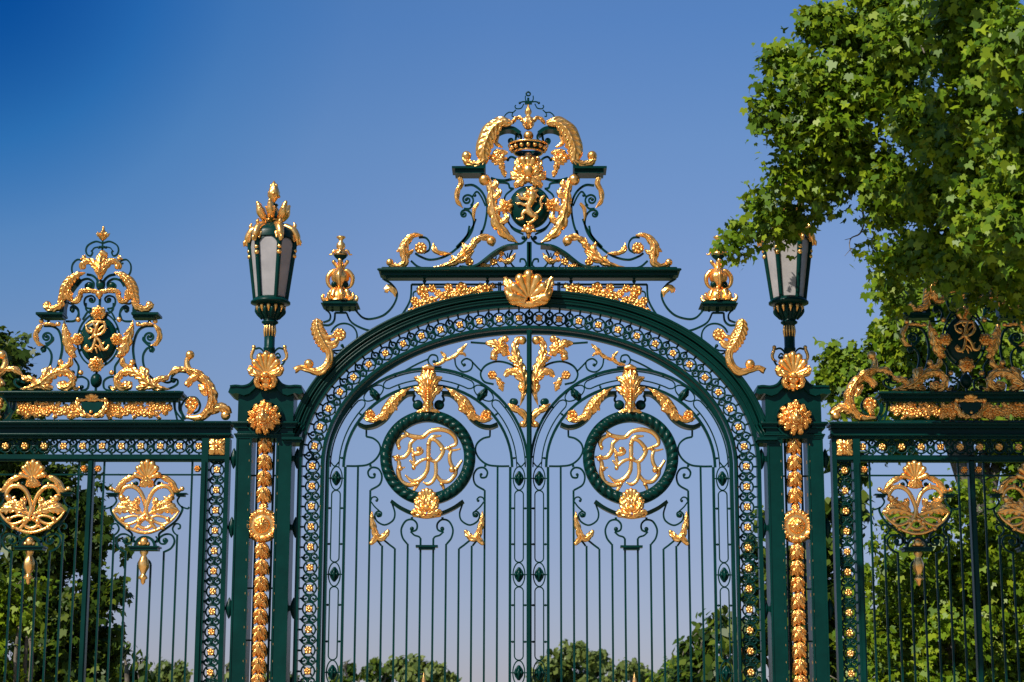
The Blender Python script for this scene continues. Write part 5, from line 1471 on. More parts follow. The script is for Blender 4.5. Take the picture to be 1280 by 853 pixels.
    part('crest_stem', PAINT, root, axis)
    def brk(mb):
        a, b = zL.one(50, 0)[0], zL.one(240, 0)[0]; t, l = zL.one(0, 78)[1], zL.one(0, 108)[1]; c = zL.one(208, 0)[0]
        mb.box(a, b, -.15, .15, t-.025, t+.005); mb.box(a+.03, b-.01, -.12, .12, l+.02, t-.025); mb.box(a+.07, b-.01, -.09, .09, l, l+.02); mb.box(c, b, -.09, .1, t, zL.one(0, -5)[1])
        P = cr(zK((285, 745), (300, 700), (320, 640), (370, 560), (430, 490)), 6); mb.sweep([(-m(2), -.07), (m(1.5), -.07), (m(1.5), .08), (-m(2), .08)], P)
    part('stepped_bracket', PAINT, root, brk, sym=WXc, split=True)
    def plate(mb):
        c = (WXc+.005, zL.one(0, 255)[1]); rx, rz = zL.w(132), zL.w(172); rows = []
        for k in range(8):
            q = math.sin(k/7*PI/2); h = math.cos(k/7*PI/2)*.09
            rows.append([(c[0]+rx*max(q, .001)*math.cos(2*PI*j/40), -h-.01, c[1]+rz*max(q, .001)*math.sin(2*PI*j/40)) for j in range(40)])
        rows.append([(p[0], .04, p[2]) for p in rows[-1]]); mb.grid(rows[::-1], closeu=True); mb.add(rows[-1], [tuple(range(40))], False)
        rx, rz = zL.w(150), zL.w(196); mb.bar([(c[0]+rx*math.cos(rad(a)), c[1]+rz*math.sin(rad(a))) for a in range(0, 360, 8)], .022, .03, raw=True, closed=True)
        for a in range(25, 360, 45): mb.line((c[0]+rx*math.cos(rad(a)), c[1]+rz*math.sin(rad(a))), (c[0]+rx*.87*math.cos(rad(a)), c[1]+rz*.87*math.sin(rad(a))), .03)
    pl = part('oval_plate', PAINT, root, plate)
    md, kk = XF['mode'], XF['k']
    if side == 'right': XF['mode'] = 'shift'; XF['k'] = -2*WXc+.03
    def mono(mb):
        sft = WXc-zL.one(452, 250)[0]
        def t(P, R_, y=-.12): mb.tube([(q[0]+sft, q[1]) for q in zL(*P)], wl(*R_), seg=8, y=y, flat=.9)
        t(((378, 165), (405, 150), (430, 140), (480, 142), (512, 140)), (5, 9, 12, 12, 6)); t(((510, 145), (515, 190), (490, 225), (450, 238), (435, 225)), (9, 11, 11, 10, 6), -.13)
        t(((470, 145), (455, 175), (445, 215), (425, 245)), (9, 12, 11, 8), -.13); t(((380, 170), (390, 200), (415, 215), (425, 195), (405, 185)), (7, 11, 11, 8, 5)); t(((430, 145), (440, 165), (460, 190)), (7, 8, 5), -.13)
        t(((435, 240), (400, 262)), (10, 6)); t(((450, 240), (440, 290), (420, 335), (390, 345), (372, 325), (385, 305)), (11, 12, 12, 12, 9, 6)); mb.ball((zL.one(385, 325)[0]+sft, zL.one(0, 325)[1]), zL.w(16), -.13)
        t(((440, 245), (475, 275), (490, 310), (500, 335), (525, 335), (540, 310)), (10, 12, 12, 12, 11, 8), -.13); t(((495, 300), (510, 285)), (8, 4)); t(((450, 330), (458, 360)), (9, 4)); t(((500, 170), (470, 200), (460, 225)), (7, 8, 6)); mb.ball((zL.one(450, 242)[0]+sft, zL.one(0, 242)[1]), zL.w(18), -.13)
        t(((440, 300), (470, 320), (480, 345)), (6, 9, 4)); t(((400, 340), (420, 355)), (9, 5))
    part('monogram', GOLD, pl, mono)
    XF['mode'], XF['k'] = md, kk
    for (x, y, r_) in ((470, 72, 40), (450, 436, 42)):
        def ro(mb, y=y, r_=r_):
            c = (WXc, zL.one(0, y)[1]); mb.rosette(c, zL.w(r_*.8), 6, .09, -.06)
            for i in range(7): a = i*2*PI/7+PI/2; mb.leaf([c, (c[0]+zL.w(r_*.6)*math.cos(a), c[1]+zL.w(r_*.6)*math.sin(a)), (c[0]+zL.w(r_*1.25)*math.cos(a), c[1]+zL.w(r_*1.25)*math.sin(a))], wl(26, 40, 20), 1, .1, .05, -.05)
        part('rosette', GOLD, root, ro)
    def ro2(mb):
        c = zL.one(332, 258); mb.rosette(c, zL.w(34), 6, .08, -.06)
        for i in range(6): a = i*PI/3; mb.leaf([c, (c[0]+zL.w(24)*math.cos(a), c[1]+zL.w(24)*math.sin(a)), (c[0]+zL.w(40)*math.cos(a), c[1]+zL.w(40)*math.sin(a))], wl(26, 38, 20), 1, .1, .05, -.05)
    part('rosette', GOLD, root, ro2, sym=WXc, split=True)
    def gl(name, fn): part(name, GOLD, root, fn, sym=WXc, split=True)
    def a1(mb):
        mb.leaf(zK((488, 447), (420, 470), (350, 525), (310, 590), (290, 650), (262, 710)), wk(12, 56, 76, 78, 62, 40), 9, .2, .08, -.08, side=1)
        mb.leaf(zK((290, 690), (262, 740), (200, 770), (150, 755), (125, 725)), wk(50, 56, 56, 52, 30), 5, .18, .06, -.08); mb.ball(zK.one(150, 730), zK.w(34), -.08)
        mb.leaf(zK((350, 600), (340, 650), (350, 690)), wk(60, 66, 20), 3, .25, .06, -.09)
    gl('horseshoe_leaf', a1)
    def a2(mb):
        mb.leaf(zK((612, 615), (560, 608), (500, 600), (450, 615), (432, 660), (400, 695), (368, 690), (352, 650)), wk(24, 36, 40, 42, 42, 44, 40, 14), 5, .22, .06, -.05)
    gl('swag', a2)
    part('swag_knot', GOLD, root, lambda mb: [mb.ball((WXc, zK.one(0, 635)[1]), zK.w(34), -.06), mb.ball((WXc, zK.one(0, 662)[1]), zK.w(16), -.06)])
    def a3(mb):
        f = lambda y: zK.one(0, y)[1]
        mb.leaf([(WXc, f(495)), (WXc, f(420)), (WXc, f(340)), (WXc+.03, f(280)), (WXc+.05, f(265))], wk(40, 110, 90, 80, 40), 5, .15, .1, -.05); mb.tube([(WXc+.02, f(275)), (WXc+.07, f(285))], wk(26, 20), y=-.1)
        for s in (1, -1):
            fx_ = lambda P: [(WXc+s*(WXc-q[0]), q[1]) for q in [(zK.one(*p)[0]+(WXc-zK.one(612, p[1])[0]), zK.one(*p)[1]) for p in P]]
            mb.leaf(fx_(((600, 460), (575, 400), (530, 350), (480, 350), (448, 380), (450, 410))), wk(36, 54, 56, 52, 46, 30), 5, .2, .07, -.06); mb.ball(fx_([(462, 392)])[0], zK.w(26), -.07)
        mb.ball((WXc, f(480)), zK.w(26), -.05)
    part('palmette', GOLD, root, a3)
    def a4(mb):
        f = lambda y: zK.one(0, y)[1]; r = zK.w
        mb.lathe([(r(8), f(152)), (r(14), f(145)), (r(30), f(130)), (r(40), f(105)), (r(34), f(85)), (r(18), f(65)), (r(9), f(45)), (r(12), f(35)), (.003, f(18))], (WXc, 0, 0), 20, mod=lambda a, k: 1+.15*math.cos(4*a))
        for k in range(8): a = k*PI/4; mb.tube([Vector((WXc+r(20)*math.cos(a), r(20)*math.sin(a), f(120))), Vector((WXc+r(42)*math.cos(a), r(42)*math.sin(a), f(100))), Vector((WXc+r(58)*math.cos(a), r(58)*math.sin(a), f(88)))], [r(8), r(16), r(6)], seg=6, n=3)
    part('spire_tip', GOLD, root, a4)
    gl('leaf_bud', lambda mb: mb.leaf(zK((432, 315), (455, 310), (475, 280)), wk(12, 34, 8), 1, .1, .03, -.01))
    def a5(mb):
        mb.leaf(zL((232, 118), (238, 180), (255, 260), (275, 330), (300, 385)), wl(6, 44, 60, 56, 20), 5, .2, .06, -.03)
        for P, Wd in ((((250, 240), (285, 270), (312, 275)), (36, 40, 8)), (((262, 290), (295, 325), (325, 325)), (36, 40, 8)), (((280, 340), (305, 375), (322, 380)), (30, 34, 8)), (((240, 180), (262, 215), (285, 222)), (26, 30, 8))): mb.leaf(zL(*P), wl(*Wd), 2, .25, .05, -.05)
        mb.leaf(zL((278, 385), (275, 425), (240, 452), (208, 440)), wl(26, 36, 36, 26), 2, .15, .05, -.03); mb.ball(zL.one(207, 420), zL.w(22), -.04)
    gl('winged_leaf', a5)
    def a6(mb):
        mb.leaf(zL((-75, 612), (10, 600), (80, 568), (140, 515), (200, 490), (262, 495), (292, 530)), wl(8, 44, 70, 72, 62, 52, 36), 8, .25, .08, -.05)
        mb.leaf(zL((282, 505), (300, 550), (270, 600), (220, 598), (205, 565)), wl(36, 48, 52, 46, 26), 4, .2, .07, -.07); mb.ball(zL.one(235, 575), zL.w(24), -.07)
        mb.leaf(zL((100, 560), (110, 500), (145, 455)), wl(44, 60, 14), 3, .25, .06, -.07); mb.leaf(zL((70, 590), (115, 600), (155, 605)), wl(34, 44, 22), 2, .2, .05, -.06)
        mb.leaf(zL((285, 575), (315, 610), (345, 598)), wl(28, 26, 10), 2, .2, .04, -.05)
        mb.leaf(zL((40, 575), (10, 545), (-40, 535), (-65, 515)), wl(30, 42, 38, 10), 3, .25, .05, -.06)
    gl('acanthus_leaf', a6)
    def a7(mb):
        mb.ball(zL.one(72, 128), zL.w(18), -.04)
        mb.leaf(zL((80, 150), (45, 190), (32, 235), (50, 285), (90, 300)), wl(20, 32, 32, 26, 6), 3, .15, .05, -.03); mb.leaf(zL((85, 150), (130, 148), (180, 158)), wl(18, 22, 14), 2, .15, .04, -.04); mb.ball(zL.one(192, 148), zL.w(18), -.04)
    gl('gilt_hook', a7)
    for p in ((332, 115), (350, 492)): gl('gilt_ball', lambda mb, p=p: mb.ball(zL.one(*p), zL.w(19), -.02))
    # end scroll
    def es(mb):
        w_ = lambda *v: [zJ.w(x) for x in v]
        mb.tube(zJ((168, 108), (148, 140), (160, 190), (215, 225), (262, 265), (284, 330), (268, 395), (220, 440), (150, 438)), w_(16, 15, 20, 24, 26, 27, 26, 22, 10), seg=12, y=-.06, n=8)
        mb.ball(zJ.one(166, 108), zJ.w(24), -.08)
        mb.leaf(zJ((150, 185), (205, 205), (255, 250), (290, 320), (278, 390), (230, 445)), w_(20, 34, 40, 42, 40, 30), 8, .3, .1, -.1)
        mb.leaf(zJ((215, 215), (180, 235), (150, 270)), w_(34, 34, 26), 2, .2, .07, -.08); mb.ball(zJ.one(150, 262), zJ.w(15), -.09)
        mb.leaf(zJ((255, 330), (235, 290), (215, 270)), w_(26, 36, 12), 2, .2, .06, -.11)
        mb.leaf(zJ((262, 420), (310, 392), (345, 395), (372, 420)), w_(28, 46, 48, 30), 3, .2, .08, -.07); mb.ball(zJ.one(355, 430), zJ.w(26), -.08); mb.leaf(zJ((300, 400), (320, 380), (345, 378)), w_(20, 26, 8), 2, .2, .05, -.06)
        mb.leaf(zJ((145, 185), (95, 185), (50, 215)), w_(22, 32, 8), 3, .2, .05, -.06)
        mb.leaf(zJ((172, 375), (170, 405), (150, 420)), w_(30, 26, 8), 2, .2, .05, -.07)
    gl('end_scroll', es)
    def es2(mb):
        mb.bar(zJ((135, 445), (112, 385), (142, 335), (190, 330), (214, 365), (205, 400), (178, 415)), .024, .035)
        mb.bar(zJ((145, 195), (100, 192), (66, 215), (60, 240)), .026); mb.bar(zJ((60, 232), (92, 235), (88, 262), (30, 285), (-30, 262)), .026); mb.ball(zJ.one(72, 238), zJ.w(14))
        mb.bar(zJ((80, 350), (84, 400), (122, 452)), .022); mb.bar(zJ((102, 355), (104, 400), (132, 440)), .02)
    part('end_scroll_iron', PAINT, root, es2, sym=WXc, split=True)
    gl('gilt_rose', lambda mb: [mb.rosette(zJ.one(173, 365), zJ.w(38), 7, zJ.w(34), -.05), mb.ball(zJ.one(165, 405), zJ.w(15), -.06)])
    def wall(mb):
        A, B = mirr(xr), xr; mb.box(A-.02, B+.02, -.22, .22, 0, .44); mb.box(A-.05, B+.05, -.26, .26, .44, .5)
    part('base_wall', STONE, root, wall)
    XF['mode'] = 'id'
    return root
# =============================================================== TREES
def leaf_shape(kind):
    if kind == 'plane':
        pts = []
        for a, r in ((-90, .10), (-62, .42), (-48, .40), (-20, .62), (-8, .50), (0, .66), (8, .60), (28, .72), (40, .98), (52, .66), (66, .62), (78, .88), (90, 1.08)):
            pts.append((r*math.cos(rad(a)), r*math.sin(rad(a))))
        L = pts; Rr = [(-x, y) for x, y in pts[::-1][1:-1]]
        o = L+Rr; return [(x*.55, y*.55, .10*abs(x)-.12*y*y) for x, y in o]
    if kind == 'simple':
        return [(x*.55, y*.55, .08*abs(x)) for x, y in ((0, -.9), (.45, -.45), (.6, .1), (.3, .6), (0, 1), (-.3, .6), (-.6, .1), (-.45, -.45))]
def leaves_mesh(name, mat, centers, normals, sizes, kind, seed):
    rg = np.random.default_rng(seed)
    sh = np.array(leaf_shape(kind)); n = len(sh); N = len(centers)
    nr = normals/np.linalg.norm(normals, axis=1)[:, None]
    # the leaf tip hangs outwards and down
    down = np.array([0, 0, -1.])+rg.normal(0, .45, (N, 3))
    v = down-(down*nr).sum(1)[:, None]*nr; v /= np.linalg.norm(v, axis=1)[:, None]
    u = np.cross(v, nr)
    cup = rg.normal(1.3, 1.3, (N, 1, 1))
    V = centers[:, None, :]+sizes[:, None, None]*(sh[None, :, 0:1]*u[:, None]+sh[None, :, 1:2]*v[:, None]-cup*sh[None, :, 2:3]*nr[:, None]*-1)
    V = V.reshape(-1, 3)
    me = bpy.data.meshes.new(name)
    me.vertices.add(N*n); me.vertices.foreach_set('co', V.ravel())
    me.loops.add(N*n); me.loops.foreach_set('vertex_index', np.arange(N*n))
    me.polygons.add(N); me.polygons.foreach_set('loop_start', np.arange(N)*n)
    try: me.polygons.foreach_set('loop_total', np.full(N, n))
    except Exception: pass
    me.materials.append(mat); me.update(calc_edges=True); me.validate()
    return me
def crown_points(blobs, dens, seed, shell=.55, upl=.45, bias=(0, 0, 0)):
    """leaf sprays spread through the volume of every clump, denser toward its outside"""
    rg = np.random.default_rng(seed); C = []; Nn = []
    subs = []
    for (x, y, z, r, *q) in blobs:                 # every clump breaks up into smaller boughs
        if r < .2: subs.append((x, y, z, r, 1.)); continue
        n_ = 5 if r < .35 else 9
        for i in range(n_):
            d = rg.normal(size=3); d /= np.linalg.norm(d)
            if d[1] > .3: d[1] *= -.6
            o = d*r*rg.uniform(.35, .8); subs.append((x+o[0], y+o[1], z+o[2]*.8, r*rg.uniform(.30, .48), 1.))
        subs.append((x, y+r*.5, z-.1*r, r*.6, .5))
    for (x, y, z, r, *q) in subs:
        k = q[0] if q else 1.
        nsp = int(dens*r*r*k)
        d = rg.normal(size=(nsp, 3)); d /= np.linalg.norm(d, axis=1)[:, None]
        rr = r*(shell+(1-shell)*rg.random(nsp)**.6)
        wob = 1+.22*np.sin(d[:, 0]*5+x*3)+.18*np.sin(d[:, 2]*7+z*2)
        p = np.array([x, y, z])+d*(rr*wob)[:, None]*np.array([1, .9, .85])
        # each spray holds a handful of leaves
        sn = rg.normal(0, .45, (nsp, 3))
        for j in range(7):
            o = rg.normal(0, .09+.02*r, (nsp, 3)); C.append(p+o)
            nn = d*.5+np.array([0, 0, upl])+np.array(bias)+sn+rg.normal(0, .28, (nsp, 3)); Nn.append(nn)
    return np.concatenate(C), np.concatenate(Nn)
def limb(mb, P, R):
    mb.tube([Vector(p) for p in P], R, seg=10, n=5)
def tree(name, label, cat, base, blobs, mat, dens, size, seed, kind='simple', trunk_r=.3, group=None, upl=.45, limbs=8, bias=(0, 0, 0), extra=None, boughs=()):
    root = thing(name, label, cat, base, group)
    C, Nn = crown_points(blobs, dens, seed, upl=upl, bias=bias)
    if extra is not None: C = np.concatenate([C, extra[0]]); Nn = np.concatenate([Nn, extra[1]])
    rg = np.random.default_rng(seed+1)
    sz = size*rg.choice([.55, .8, 1., 1.15, 1.35], len(C), p=[.18, .27, .31, .20, .04])*rg.uniform(.85, 1.12, len(C))
    me = leaves_mesh('crown', mat, C-np.array(base), Nn, sz, kind, seed+2)
    o = bpy.data.objects.new('crown', me); COL.objects.link(o); o.parent = root
    mb = MB(); b = Vector(base)
    top = Vector(np.mean([q[:3] for q in blobs], axis=0)); zmin = min(q[2]-q[3] for q in blobs)
    fork = Vector((b.x*.85+top.x*.15, b.y*.85+top.y*.15, b.z+max(1.2, (zmin-b.z)*.8)))
    limb(mb, [b-Vector((0, 0, .1)), b.lerp(fork, .5)+Vector((.1, 0, 0)), fork, fork.lerp(top, .8)], [trunk_r*1.25, trunk_r, trunk_r*.85, trunk_r*.35])
    rd = random.Random(seed); bl = sorted(blobs, key=lambda q: -q[3])[:limbs]
    for q in bl:
        e = Vector(q[:3]); mid = fork.lerp(e, .5)+Vector((rd.uniform(-.3, .3), rd.uniform(-.3, .3), rd.uniform(0, .5)))
        limb(mb, [fork.lerp(top, .1), mid, e], [trunk_r*.5, trunk_r*.28, trunk_r*.08])
        for i in range(4):
            d = Vector((rd.uniform(-1, 1), rd.uniform(-1, 1), rd.uniform(-.5, 1))).normalized()*q[3]*.85
            limb(mb, [mid.lerp(e, .7), e+d*.5+Vector((0, 0, .1)), e+d], [trunk_r*.1, trunk_r*.06, .01])
    for P in boughs: limb(mb, P, [trunk_r*.4, trunk_r*.25, trunk_r*.15, .02])
    t = link_mesh('trunk', [tuple(Vector(v)-b) for v in mb.v], mb.f, mb.sm, BARK); t.parent = root
    return root
def pb(lst, Y, seed=0, jit=0., ydep=None):
    """clump list: photo x, y, pixel radius[, Y] -> world clumps"""
    rd = random.Random(seed); out = []
    for q in lst:
        YY = q[3] if len(q) > 3 else Y
        if Y == -2 and q[0] > 1120 and q[1] < 330: YY -= (q[0]-1120)*.02
        YY += rd.uniform(-jit, jit); p = W3(q[0], q[1], YY); out.append((p.x, p.y, p.z, q[2]/2400*(CD+YY)*1.02))
    return out
# =============================================================== BUILD
build_arch()
for s in ('left', 'right'):
    build_leaf(s); build_pier(s); build_lantern(s); build_wing(s)
# --- plane tree whose branches hang over the right lamp, standing on this side of the fence
front = pb([
 (1030, 25, 38, -2.0), (1075, 50, 50, -1.9), (985, 80, 38, -2.0), (1030, 110, 52, -2.2), (965, 120, 30, -2.0), (955, 150, 26, -2.0),
 (1000, 165, 40, -2.0), (1060, 165, 55, -2.2), (985, 215, 34, -1.6), (1030, 225, 44, -1.6), (945, 250, 20, -1.3), (965, 265, 26, -1.3), (930, 292, 20, -1.1),
 (905, 305, 14, -1.0), (925, 315, 14, -1.0), (960, 290, 20, -1.1), (995, 272, 24, -1.2), (1025, 265, 20, -1.2), (985, 298, 14, -1.0),
 (1110, 110, 60, -2.4), (1150, 50, 65, -2.6), (1110, 10, 60, -2.6), (1160, 150, 60, -2.4), (1095, 215, 42, -2.0), (1135, 235, 48, -2.0), (1110, 275, 30, -1.9),
 (1220, 30, 70, -3), (1280, 80, 70, -3), (1230, 120, 65, -2.6), (1200, 200, 60, -2.4), (1270, 190, 65, -2.4), (1180, 260, 52, -2.0), (1240, 270, 60, -2.0), (1290, 290, 60, -2.0),
 (1110, 320, 26, -1.8), (1140, 320, 38, -1.8), (1105, 355, 20, -1.6), (1190, 325, 44, -1.7), (1250, 340, 44, -1.6), (1120, 385, 14, -1.6), (1215, 372, 22, -1.2), (1275, 372, 32, -1.3), (1085, 320, 12, -1.5)], -2, 1, .1)
# unseen rest of its crown; last rows are added to shade the right fence
out = [(9.2, -2.5, 9.5, 1.5), (9.4, -3.5, 7.6, 1.5), (10.2, -4.2, 11.2, 1.8), (10.4, -4.4, 12.8, 1.4), (10.5, -2.5, 11, 1.8), (9.6, -1.2, 8.5, 1.5), (10.6, -5, 9.0, 1.5), (6.4, -1.9, 12.4, 1.), (10.8, -4.5, 9, 1.8), (8.6, -3.2, 6.6, 1.1),
       (7.9, -2.5, 9.6, .9), (7.8, -2.7, 8.2, .9), (7.8, -2.4, 11, .9), 
       (.2, -6.1, 10.0, .5), (1.1, -6.1, 10.1, .55), (2.0, -6.1, 10.0, .55), (2.9, -6.1, 10.1, .55), (3.7, -6.1, 10.4, .5), (.6, -6.1, 10.8, .5), (1.5, -6.1, 11.1, .5), (2.5, -6.1, 11.0, .5), (3.3, -6.1, 11.2, .5)]  # unseen leaf clumps added above the view to shade the right fence
out += [(x-.5, y-.6, z+.7, r) for x, y, z, r in out[-9:]]  # added shade clumps repeated towards the sun to thicken their shade
tree('plane_tree', 'big plane tree with lobed sunlit leaves overhanging the right lamp and fence', 'tree', (10.8, -2.6, 0), front+out, LEAF_FRONT, 390, .14, 5, 'plane', .3, upl=.35, limbs=14, bias=(-.1, -.5, .15),
     boughs=[[(9.8, -3.2, 8.5), (8.2, -4.8, 11.6), (5.8, -5.8, 12.0), (3.4, -6.1, 11.0), (.2, -6.1, 10.2)]])  # bough added to join the unseen shade clumps to the tree
# --- trees beyond the right fence
back = pb([(1115, 400, 24, 9.5), (1100, 425, 26, 9.5), (1125, 370, 24, 9.5), (1128, 400, 22, 9.5), (1040, 450, 26, 9.5), (1065, 470, 34, 9.5), (1035, 480, 22, 9.5), (1105, 455, 40, 10.0), (1150, 450, 40, 10.5), (1130, 420, 32, 11.0), (1180, 430, 40, 11.0), (1090, 500, 40, 10.0), (1060, 515, 20, 9.5), (1220, 450, 50, 11.5), (1270, 420, 60, 11.5), (1150, 380, 40, 11.5), (1210, 370, 50, 12.0), (1270, 340, 50, 12.0),
 (1150, 510, 50, 11.0), (1230, 520, 60, 11.5), (1120, 560, 26, 11.5), (1280, 560, 50, 11.5)], 10, 2, .4)
tree('leafy_tree', 'bright green tree behind the crest of the right fence', 'tree', (8.9, 11.5, 0), back, LEAF_BACK, 190, .18, 21, 'plane', .25, group='trees beyond the right fence', bias=(-.1, -.45, .1))
rl = random.Random(5)
low = []
for j_ in range(9):
    for i_ in range(9):
        x_ = 1078+i_*27+rl.uniform(-10, 10); y_ = 622+j_*30+rl.uniform(-11, 11)
        if y_ < 700 and x_ < 1130-(y_-620)*.5: continue
        if y_ < 650 and x_ < 1180: continue
        low += pb([(x_, y_, rl.uniform(17, 27), rl.uniform(6.6, 8.2))], 7)
low += pb([(1110, 800, 70, 9.3), (1200, 740, 80, 9.3), (1290, 700, 80, 9.3), (1200, 850, 80, 9.3), (1290, 830, 80, 9.3), (1130, 720, 30, 9.2)], 9)
low += [(5.4, 7.8, 1.6, .9), (6.8, 7.8, 1.4, 1.), (8.4, 7.8, 1.4, 1.)]
tree('leafy_tree', 'low dense sunlit tree filling the lower bars of the right fence', 'tree', (7.0, 8.6, 0), low, LEAF_BACK, 210, .17, 31, 'plane', .2, group='trees beyond the right fence', bias=(-.1, -.45, .1))
mid = pb([(946, 690, 20, 12), (950, 740, 24, 12), (945, 800, 34, 12), (960, 650, 16, 12), (1030, 700, 34, 12), (1035, 760, 44, 12), (1040, 830, 50, 12), (1050, 640, 30, 12), (980, 720, 34, 12), (985, 790, 40, 12), (1060, 580, 30, 13), (1010, 850, 50, 12), (915, 800, 22, 12), (905, 845, 26, 12), (893, 775, 14, 12)], 12, 4, .4)
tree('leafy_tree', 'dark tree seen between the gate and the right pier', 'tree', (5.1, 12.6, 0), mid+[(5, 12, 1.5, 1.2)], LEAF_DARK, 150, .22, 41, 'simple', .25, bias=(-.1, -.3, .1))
mid2 = pb([(880, 800, 20, 30), (860, 815, 18, 30), (900, 790, 26, 30), (885, 835, 36, 30), (850, 845, 20, 30), (920, 830, 34, 30), (870, 860, 36, 30)], 30, 5, .5)
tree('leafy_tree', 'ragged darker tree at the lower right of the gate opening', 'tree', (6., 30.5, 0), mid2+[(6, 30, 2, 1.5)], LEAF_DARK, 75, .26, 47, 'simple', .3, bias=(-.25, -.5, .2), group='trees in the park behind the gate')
# --- tree beyond the left fence
lt = pb([(2, 445, 9, 3), (9, 460, 9, 3), (-12, 475, 20, 3), (8, 484, 9, 3), (12, 503, 8, 3),
 (20, 560, 40, 4), (60, 600, 34, 4), (10, 620, 50, 4), (95, 630, 30, 4), (60, 650, 44, 4), (125, 660, 22, 4), (110, 690, 32, 4), (70, 700, 46, 4), (20, 700, 50, 4), (145, 740, 18, 4), (120, 745, 30, 4), (80, 760, 40, 4), (30, 780, 50, 4), (110, 800, 40, 4), (60, 830, 50, 4), (100, 850, 44, 4), (10, 850, 50, 4), (140, 600, 9, 4), (155, 690, 8, 4), (100, 585, 12, 4), (135, 820, 26, 4)], 4, 6, .3)
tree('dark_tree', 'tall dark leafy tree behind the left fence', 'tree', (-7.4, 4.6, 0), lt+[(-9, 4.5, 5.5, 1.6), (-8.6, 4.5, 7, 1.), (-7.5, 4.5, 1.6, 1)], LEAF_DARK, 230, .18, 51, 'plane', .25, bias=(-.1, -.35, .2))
bush = pb([(14, 745, 24, 1.6), (35, 735, 18, 1.6), (10, 780, 26, 1.6), (36, 770, 14, 1.6), (10, 850, 22, 1.6), (-20, 760, 40, 1.6), (-10, 820, 30, 1.6)], 1.6, 7, .1)
tree('shrub', 'yellow-green sunlit shrub in front of the dark tree, low behind the left fence', 'shrub', (-6.9, 1.8, 0), bush+[(-7, 1.7, 1.6, .5)], LEAF_BACK, 420, .13, 61, 'plane', .1)
sm = pb([(155, 815, 16, 14), (150, 845, 24, 14), (175, 835, 12, 14), (170, 855, 18, 14)], 14, 8, .2)
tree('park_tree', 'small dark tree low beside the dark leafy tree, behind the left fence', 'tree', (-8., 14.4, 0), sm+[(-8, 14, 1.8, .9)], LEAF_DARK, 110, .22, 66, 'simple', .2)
# --- the park far behind the gate
def far(label, lst, Y, mat, dens, size, seed, bx):
    b = pb(lst, Y, seed, 1.5)
    p = W3(bx, 870, Y)
    b += [(q[0], q[1], max(q[2]-1.6, 1.6), q[3]*1.1) for q in b[:6]]
    tree('park_tree', label, 'tree', (p.x, Y+1, 0), b, mat, dens, size, seed, 'simple', .4, group='trees in the park behind the gate', bias=(-.25, -.5, .2))
far('round olive-green tree just right of the central meeting bar', [(690, 830, 20), (710, 820, 22), (735, 822, 22), (755, 832, 16), (700, 850, 30), (740, 850, 30), (675, 845, 14), (722, 812, 12)], 70, LEAF_FAR, 62, .3, 71, 715)
far('yellowish treetop second right of the central meeting bar', [(785, 835, 14), (800, 842, 18), (772, 848, 14), (815, 850, 12)], 80, LEAF_FAR, 62, .3, 72, 790)
far('light green tree low in the right leaf beside the darker tree', [(840, 832, 14), (855, 825, 14), (835, 848, 18), (865, 840, 22), (820, 850, 10)], 60, LEAF_BACK, 62, .3, 73, 845)
far('rounded green tree low in the left leaf', [(500, 838, 16), (520, 836, 18), (545, 840, 16), (560, 848, 12), (510, 852, 24), (540, 852, 22)], 65, LEAF_FAR, 62, .3, 74, 525)
far('dark ragged treetop left in the left leaf', [(470, 832, 10), (485, 836, 10), (462, 842, 10), (478, 850, 18), (495, 845, 8)], 75, LEAF_DARK, 62, .3, 75, 476)
far('low dark treetop at the left edge of the left leaf', [(430, 832, 8), (440, 842, 12), (425, 850, 14), (452, 846, 8)], 75, LEAF_DARK, 62, .3, 76, 438)
far('hazy tree low between the left fence bars', [(205, 838, 14), (225, 842, 14), (190, 848, 12), (215, 855, 22), (240, 850, 8)], 60, LEAF_FAR, 62, .3, 77, 214)
far('treetop low between the left pier and its fence', [(285, 835, 8), (290, 848, 12), (275, 852, 12)], 60, LEAF_FAR, 62, .3, 78, 283)
far('treetop showing through the openings of the left pier', [(345, 845, 12), (365, 850, 12), (325, 852, 12)], 68, LEAF_DARK, 62, .3, 79, 345)
# bare twig hanging under the plane tree
def twig():
    root = thing('twig', 'thin bare twig hanging into the blue gap right of the right lamp', 'twig', tuple(W3(1075, 270, -1.6)))
    def f(mb):
        P = lambda *p: [W3(x, y, -1.6) for x, y in p]
        mb.tube(P((1078, 262), (1080, 278), (1075, 292), (1064, 298), (1062, 308), (1066, 320)), [.014, .012, .01, .008, .006, .004], seg=6)
        mb.tube(P((1075, 292), (1082, 285), (1074, 270)), [.007, .004], seg=5); mb.tube(P((1064, 298), (1056, 300)), [.006, .003], seg=5); mb.tube(P((1063, 312), (1056, 320)), [.005, .003], seg=5)
    part('branch', BARK, root, f)
twig()
# =============================================================== GROUND
def sheet(name, x0, x1, y0, y1, z, mat):
    mb = MB(); mb.add([(x0, y0, z), (x1, y0, z), (x1, y1, z), (x0, y1, z)], [(0, 1, 2, 3)], False); structure(name, mb, mat)
sheet('ground', -1500, 1500, -400, 2500, 0, GRASS)
sheet('forecourt', -14, 14, -30, 1.2, .004, GRAVEL)
sheet('path', -3.2, 3.2, 1.2, 120, .004, GRAVEL)
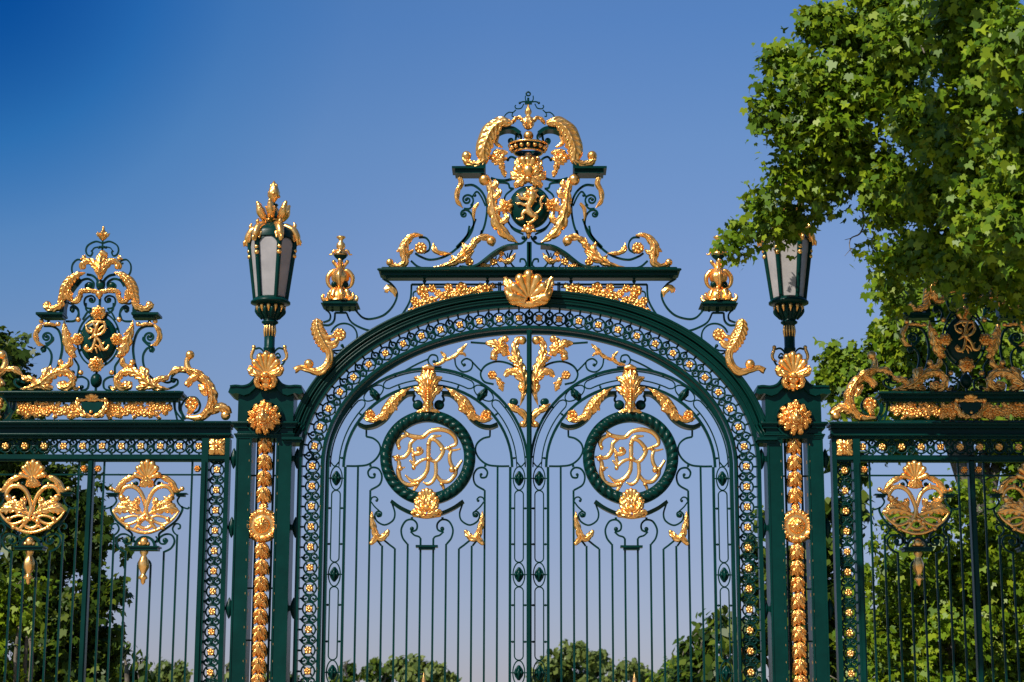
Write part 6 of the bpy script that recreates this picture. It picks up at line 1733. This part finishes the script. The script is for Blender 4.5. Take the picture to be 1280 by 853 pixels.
# =============================================================== CAMERA, LIGHT, SKY
cam = bpy.data.cameras.new('camera'); co = bpy.data.objects.new('camera', cam); COL.objects.link(co)
cam.sensor_width = 36; cam.sensor_fit = 'HORIZONTAL'; cam.lens = F/PW*36; cam.clip_start = .1; cam.clip_end = 5000
Mx = Matrix(((RT.x, UP.x, -_fw.x, CAM.x), (RT.y, UP.y, -_fw.y, CAM.y), (RT.z, UP.z, -_fw.z, CAM.z), (0, 0, 0, 1)))
co.matrix_world = Mx; scene.camera = co
cam.dof.use_dof = True; cam.dof.focus_distance = 25.4; cam.dof.aperture_fstop = 2.8
SD = Vector((-.457, -.585, .669)).normalized()
sun = bpy.data.lights.new('sun', 'SUN'); sun.energy = 5.; sun.angle = rad(.53); sun.color = (1, .93, .82)
so = bpy.data.objects.new('sun', sun); COL.objects.link(so); so.rotation_euler = SD.to_track_quat('Z', 'Y').to_euler()
w = bpy.data.worlds.new('World'); scene.world = w; w.use_nodes = True; nt = w.node_tree
sk = nt.nodes.new('ShaderNodeTexSky'); sk.sky_type = 'NISHITA'; sk.sun_disc = False
sk.sun_elevation = math.asin(SD.z); sk.sun_rotation = math.atan2(SD.x, SD.y)
sk.air_density = 1.; sk.dust_density = .2; sk.ozone_density = 5.
bg = nt.nodes['Background']; bg.inputs['Strength'].default_value = .1
# colour of the clear summer sky: deeper blue above, lavender towards the horizon
tc = nt.nodes.new('ShaderNodeTexCoord'); sx = nt.nodes.new('ShaderNodeSeparateXYZ'); nt.links.new(tc.outputs['Generated'], sx.inputs[0])
rp = ramp(nt, [(0., (.50, .44, .57)), (.043, (.548, .476, .60)), (.09, (.62, .525, .62)), (.163, (.76, .67, .72)), (.235, (.88, .80, .86)), (.30, (.80, .85, .94)), (.36, (.64, .82, 1.))]); nt.links.new(sx.outputs['Z'], rp.inputs[0])
mu = nt.nodes.new('ShaderNodeMixRGB'); mu.blend_type = 'MULTIPLY'; mu.inputs[0].default_value = 1.
nt.links.new(sk.outputs[0], mu.inputs[1]); nt.links.new(rp.outputs[0], mu.inputs[2]); 
# corner vignette put into the sky colour, darkest high on the left
dp = nt.nodes.new('ShaderNodeVectorMath'); dp.operation = 'DOT_PRODUCT'; dp.inputs[1].default_value = (-0.2833, 0.882, 0.3767)
nt.links.new(tc.outputs['Generated'], dp.inputs[0])
dm = nt.nodes.new('ShaderNodeMapRange'); dm.inputs['From Min'].default_value = .95; dm.inputs['From Max'].default_value = 1.; nt.links.new(dp.outputs['Value'], dm.inputs[0])
r3 = ramp(nt, [(.25, (1, 1, 1)), (.60, (.86, .95, .98)), (.80, (.55, .83, .94)), (.91, (.2, .62, .86)), (.99, (.03, .36, .67))]); nt.links.new(dm.outputs[0], r3.inputs[0])
m2 = nt.nodes.new('ShaderNodeMixRGB'); m2.blend_type = 'MULTIPLY'; m2.inputs[0].default_value = 1.
nt.links.new(mu.outputs[0], m2.inputs[1]); nt.links.new(r3.outputs[0], m2.inputs[2]); nt.links.new(m2.outputs[0], bg.inputs[0])
vs = scene.view_settings; vs.view_transform = 'Standard'; vs.look = 'None'; vs.exposure = .31; vs.gamma = 1; vs.use_curve_mapping = False
scene.render.engine = 'CYCLES'
scene.cycles.max_bounces = 6; scene.cycles.transparent_max_bounces = 4
